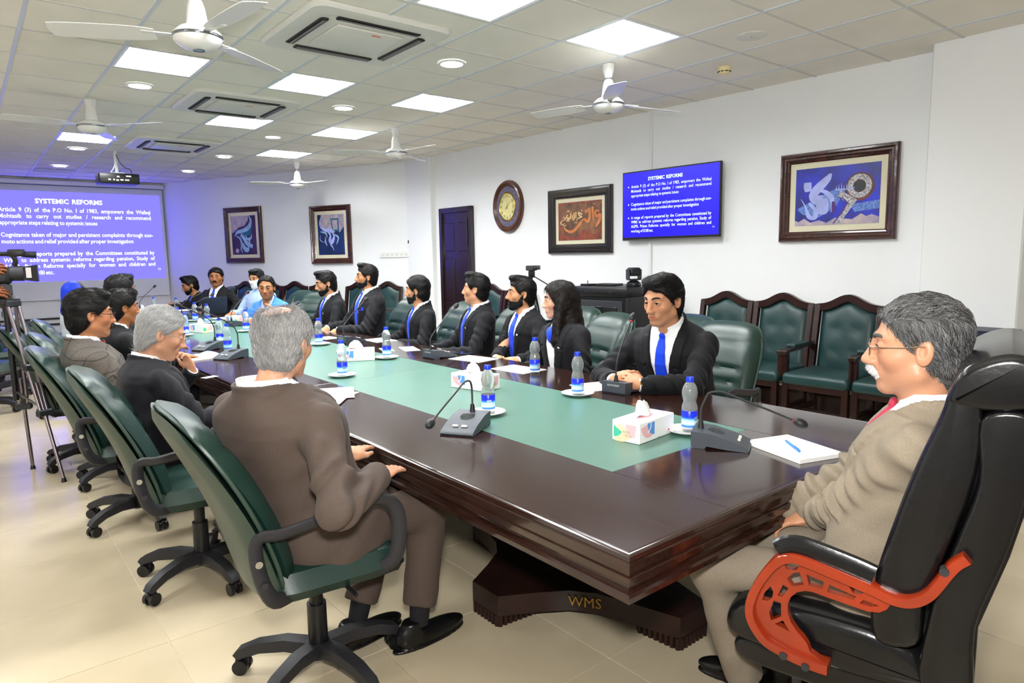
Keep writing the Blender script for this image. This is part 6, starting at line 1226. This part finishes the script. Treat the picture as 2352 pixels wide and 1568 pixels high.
# right row
lw18, lt18 = hp(1472, 884, z=.805), hp(1424, 866, z=.83); rw18, rt18 = hp(1408, 872, z=.8), hp(1452, 862, z=.83)
b18, i18 = person('man with full black hair in black suit, hands clasped, blue tie, badge on chest', hp(1522, 690, y=-2.98), 100, 88, -9, 0, lean=19, hipz=.54, skin='c08a68', suit=BLK, hstyle='full', nst=8000, q=.85, seed=21, logo=True, vest=True, vlow=.06, hands={-1: (lw18, vv(lw18, lt18), (-.2, .75, .6)), 1: (rw18, vv(rw18, rt18), (-.1, .75, .6))}, curl={1: .55, -1: .55}, thumbs=.2, hscale=1.1, girth=1.08, poles={1: (.8, -.2, -.5), -1: (-.9, -.2, -.4)}, hl=.0, fw=1.05)
wd = unit(i18['elbow'][-1]-i18['wrist'][-1]); wp = i18['wrist'][-1]+wd*.01-i18['base']
MB().add(cyl(wp-wd*.012, wp+wd*.012, .036, None, 20)).build('watch_strap', M_black, b18); nq = unit(np.array([-.45, .75, .5])); nq = unit(nq-wd*(nq@wd)); MB().add(cyl(wp+nq*.03, wp+nq*.042, .021, None, 20)).build('watch_case', mat('watch_gold', '#b08d4a', .25, 1), b18); MB().add(cyl(wp+nq*.042, wp+nq*.0428, .018, None, 20)).build('watch_dial', M_black, b18)
b17, i17 = person('woman with long dark hair, blue neck scarf and white blouse under black jacket', hp(1284, 690, y=-3.1), 86, 50, -2, 0, lean=4, hipz=.54, skin='d6a184', suit='#141418', shirt='#f4f5f7', tie=None, hair='#191210', hstyle='long', nst=7000, q=.95, seed=22, pin=True, vlow=-.05, girth=.98, nose=.9, hands={1: (.12, .3, .7), -1: (-.12, .28, .66)}, hscale=1.0)
sfm = cloth('tie_1440d8', '#1440d8', .45); V, Q = nets(lambda P: smin(np.maximum(np.abs(cap(loc(P, i17['W'](0, -.02, .5*i17['s']), np.stack([np.array([math.sin(R(86)), -math.cos(R(86)), 0]), np.array([math.cos(R(86)), math.sin(R(86)), 0]), np.array([0, 0, 1])])), (0, 0, -.01), (0, 0, .035), .07))-.008, 0*P[0]-1), ell(loc(P, i17['W'](0, .1, .44*i17['s']), np.stack([np.array([math.sin(R(86)), -math.cos(R(86)), 0]), np.array([math.cos(R(86)), math.sin(R(86)), 0]), np.array([0, 0, 1])])), (0, 0, 0), (.055, .035, .06)), .02)+.003*wav(P, 90, 5), i17['W'](0, 0, .48*i17['s'])-.17, i17['W'](0, 0, .48*i17['s'])+.17, .006); fast('neck_scarf', V-i17['base'], Q, sfm, b17)
person('bearded man in black suit with dark waistcoat and blue tie, in profile', hp(1197, 674, y=-3.33), 84, 58, 2, 0, lean=2, hipz=.54, skin='c68f6a', suit=BLK, hstyle='quiff', nst=4000, beard=.6, q=1.0, seed=23, pin=True, vest=True, vlow=.02, hands={1: (hp(1140, 822, y=-3.0), (-.75, .55, .0), (0, .5, .85)), -1: (hp(1190, 828, y=-3.0), (.8, .5, 0), (0, .5, .85))}, curl=.5, hscale=1.0, nose=1.25)
person('clean-shaven man in black suit looking away towards the slide', hp(1093, 664, y=-3.25), 72, 40, 3, 0, lean=-2, hipz=.54, skin='cf9874', suit=BLK, hstyle='quiff', nst=3500, q=1.0, seed=24, pin=True, vlow=.02, hands={1: (.14, .34, .72), -1: (-.14, .34, .72)}, hscale=1.0)
person('bearded man with longer black hair in black suit, head turned away', hp(958, 667, y=-3.22), 78, 44, 0, 0, lean=2, hipz=.54, skin='c08a66', suit=BLK, hstyle='medium', nst=1800, beard=.2, q=1.05, seed=25, vlow=.1, hands={1: (.1, .36, .72), -1: (-.14, .3, .72)}, hscale=1.0)
person('tall bearded man in black suit with blue pocket square', hp(842, 636, y=-3.22), 84, 66, 3, 0, lean=0, hipz=.56, skin='bd835d', suit=BLK, hstyle='quiff', nst=1800, beard=.22, q=1.05, seed=26, pocket=True, vlow=.0, hands={1: (.16, .4, .77, (-.1, 1, -.3)), -1: (-.1, .38, .77, (.1, 1, -.3))}, hscale=1.0)
person('bearded man in black suit looking down at the table', hp(748, 651, y=-3.08), 86, 76, -10, 0, lean=4, hipz=.54, skin='c08c68', suit=BLK, hstyle='quiff', nst=1500, beard=.2, q=1.1, seed=27, pin=True, vlow=.05, hands={1: (.14, .36, .74), -1: (-.14, .34, .74)}, hscale=1.05)
lh = hp(606, 712, y=-2.3)
person('balding man in light blue jacket and striped tie speaking with raised hand', hp(612, 661, y=-2.84), 128, 150, -4, 0, lean=20, hipz=.54, skin='a8734f', suit='#3f7fd0', shirt='#b9cdf0', tie='#8a8890', hair='#141110', hstyle='short', hl=.03, nst=1400, q=1.1, seed=28, vlow=.05, hands={1: (hp(575, 735, y=-2.62), (-.2, 1, -.1), (0, 0, 1)), -1: (hp(622, 722, y=-2.6), (.5, .6, .8), (-.4, -.6, .6))}, curl=.35, hscale=1.12, poles={1: (.9, -.2, -.5), -1: (-.9, -.1, -.5)}, girth=1.08)
person('young man in white face mask and pale blue shirt', hp(589, 640, y=-3.04), 112, 122, -6, 0, lean=6, hipz=.54, skin='b07a54', jacket=False, suit='#a9bfe4', shirt='#a9bfe4', tie=None, hair='#0f0d0d', hstyle='full', nst=900, q=1.2, seed=29, mask=True, hands={1: (.14, .38, .79), -1: (-.14, .36, .79)}, trousers='#20242c', hscale=1.0)
person('stout man with moustache in black suit beside the laptop, badge on chest', hp(496, 637, y=-2.98), 128, 152, 2, 0, lean=4, hipz=.54, skin='a06a44', suit=BLK, hstyle='short', nst=900, q=1.2, seed=30, must='#17120f', logo=True, girth=1.12, belly=.03, vlow=.0, hands={1: (hp(462, 718, x=10.3), (.1, 1, -.2), (0, 0, 1)), -1: (hp(530, 722, x=10.2), (.3, 1, 0), (0, 0, 1))}, hscale=1.14, poles={-1: (-1, -.1, -.2), 1: (.6, -.3, -.6)}, fw=1.08, jaw=1.08)
person('bearded young man in black suit looking down at the far end', hp(436, 655, y=-2.84), 92, 82, -16, 0, lean=10, hipz=.53, skin='b88158', suit=BLK, hstyle='quiff', nst=800, beard=.15, q=1.2, seed=31, vlow=.05, hands={1: (.1, .42, .8), -1: (-.1, .42, .82)}, hscale=1.16)
# man at the head of the table
hw19 = hp(1862, 1188, z=.66); ht19 = hp(1808, 1196, z=.64)
b19, i19 = person('grey-haired man with moustache and glasses in light grey-brown suit in the executive chair', hp(2107, 796, y=-1.92), 16, 21, -2, 0, lean=-9, hipz=.59, skin='bd8a6c', suit='#837868', shirt='#eef0f6', tie='#a02840', hair='#131214', gray=.2, hstyle='short', must='#d8d8d6', glasses='#a08a78', girth=.94, belly=.02, deep=1.05, nst=12000, q=.72, hth=.75, hl=.008, nose=1.2, seed=41, hands={-1: (hw19, vv(hw19, ht19), (.2, .1, 1)), 1: (.12, .33, .64, (-.8, .7, -.1), (0, 0, 1))}, curl=.5, trousers='#7a7062', showlegs=True, legs={1: (.14, .42, .545), -1: (-.12, .43, .545)}, poles={-1: (-1, .05, -.55), 1: (1, 0, -.6)}, feet={1: (.2, .36, -8), -1: (-.02, .34, -4)}, wr=1.25, hscale=1.06, fw=1.03, jaw=1.05)
wd = unit(i19['elbow'][-1]-i19['wrist'][-1]); wp = i19['wrist'][-1]+wd*.002-i19['base']; MB().add(tube([wp+.034*(c*unit(np.cross(wd, [0, 0, 1]))+s_*np.cross(wd, unit(np.cross(wd, [0, 0, 1])))) for c, s_ in ring(20)], .005, 6, closed=True)).build('bracelet', M_dgrey, b19)
# camera operator at the left edge
cw = TP+np.array([-.09, .12, .2]); cw2 = TP+np.array([-.07, .12, .07])
person('camera operator at the left edge, only the brown hands in view', (TP[0]+.12, TP[1]+.5, 1.66), -95, -90, -5, 0, lean=4, hipz=.96, skin='8a512e', suit='#26303c', jacket=False, shirt='#26303c', tie=None, q=1.3, nst=300, seed=51, hands={1: (cw, (-.1, -1, .2), (-.9, 0, .4)), -1: (cw2, (-.2, -1, 0), (-.8, -.1, .5))}, curl=.6, legs={1: (.11, .04, .52), -1: (-.11, .04, .52)}, feet={1: (.12, 0, 5), -1: (-.12, .0, -5)}, showlegs=True)
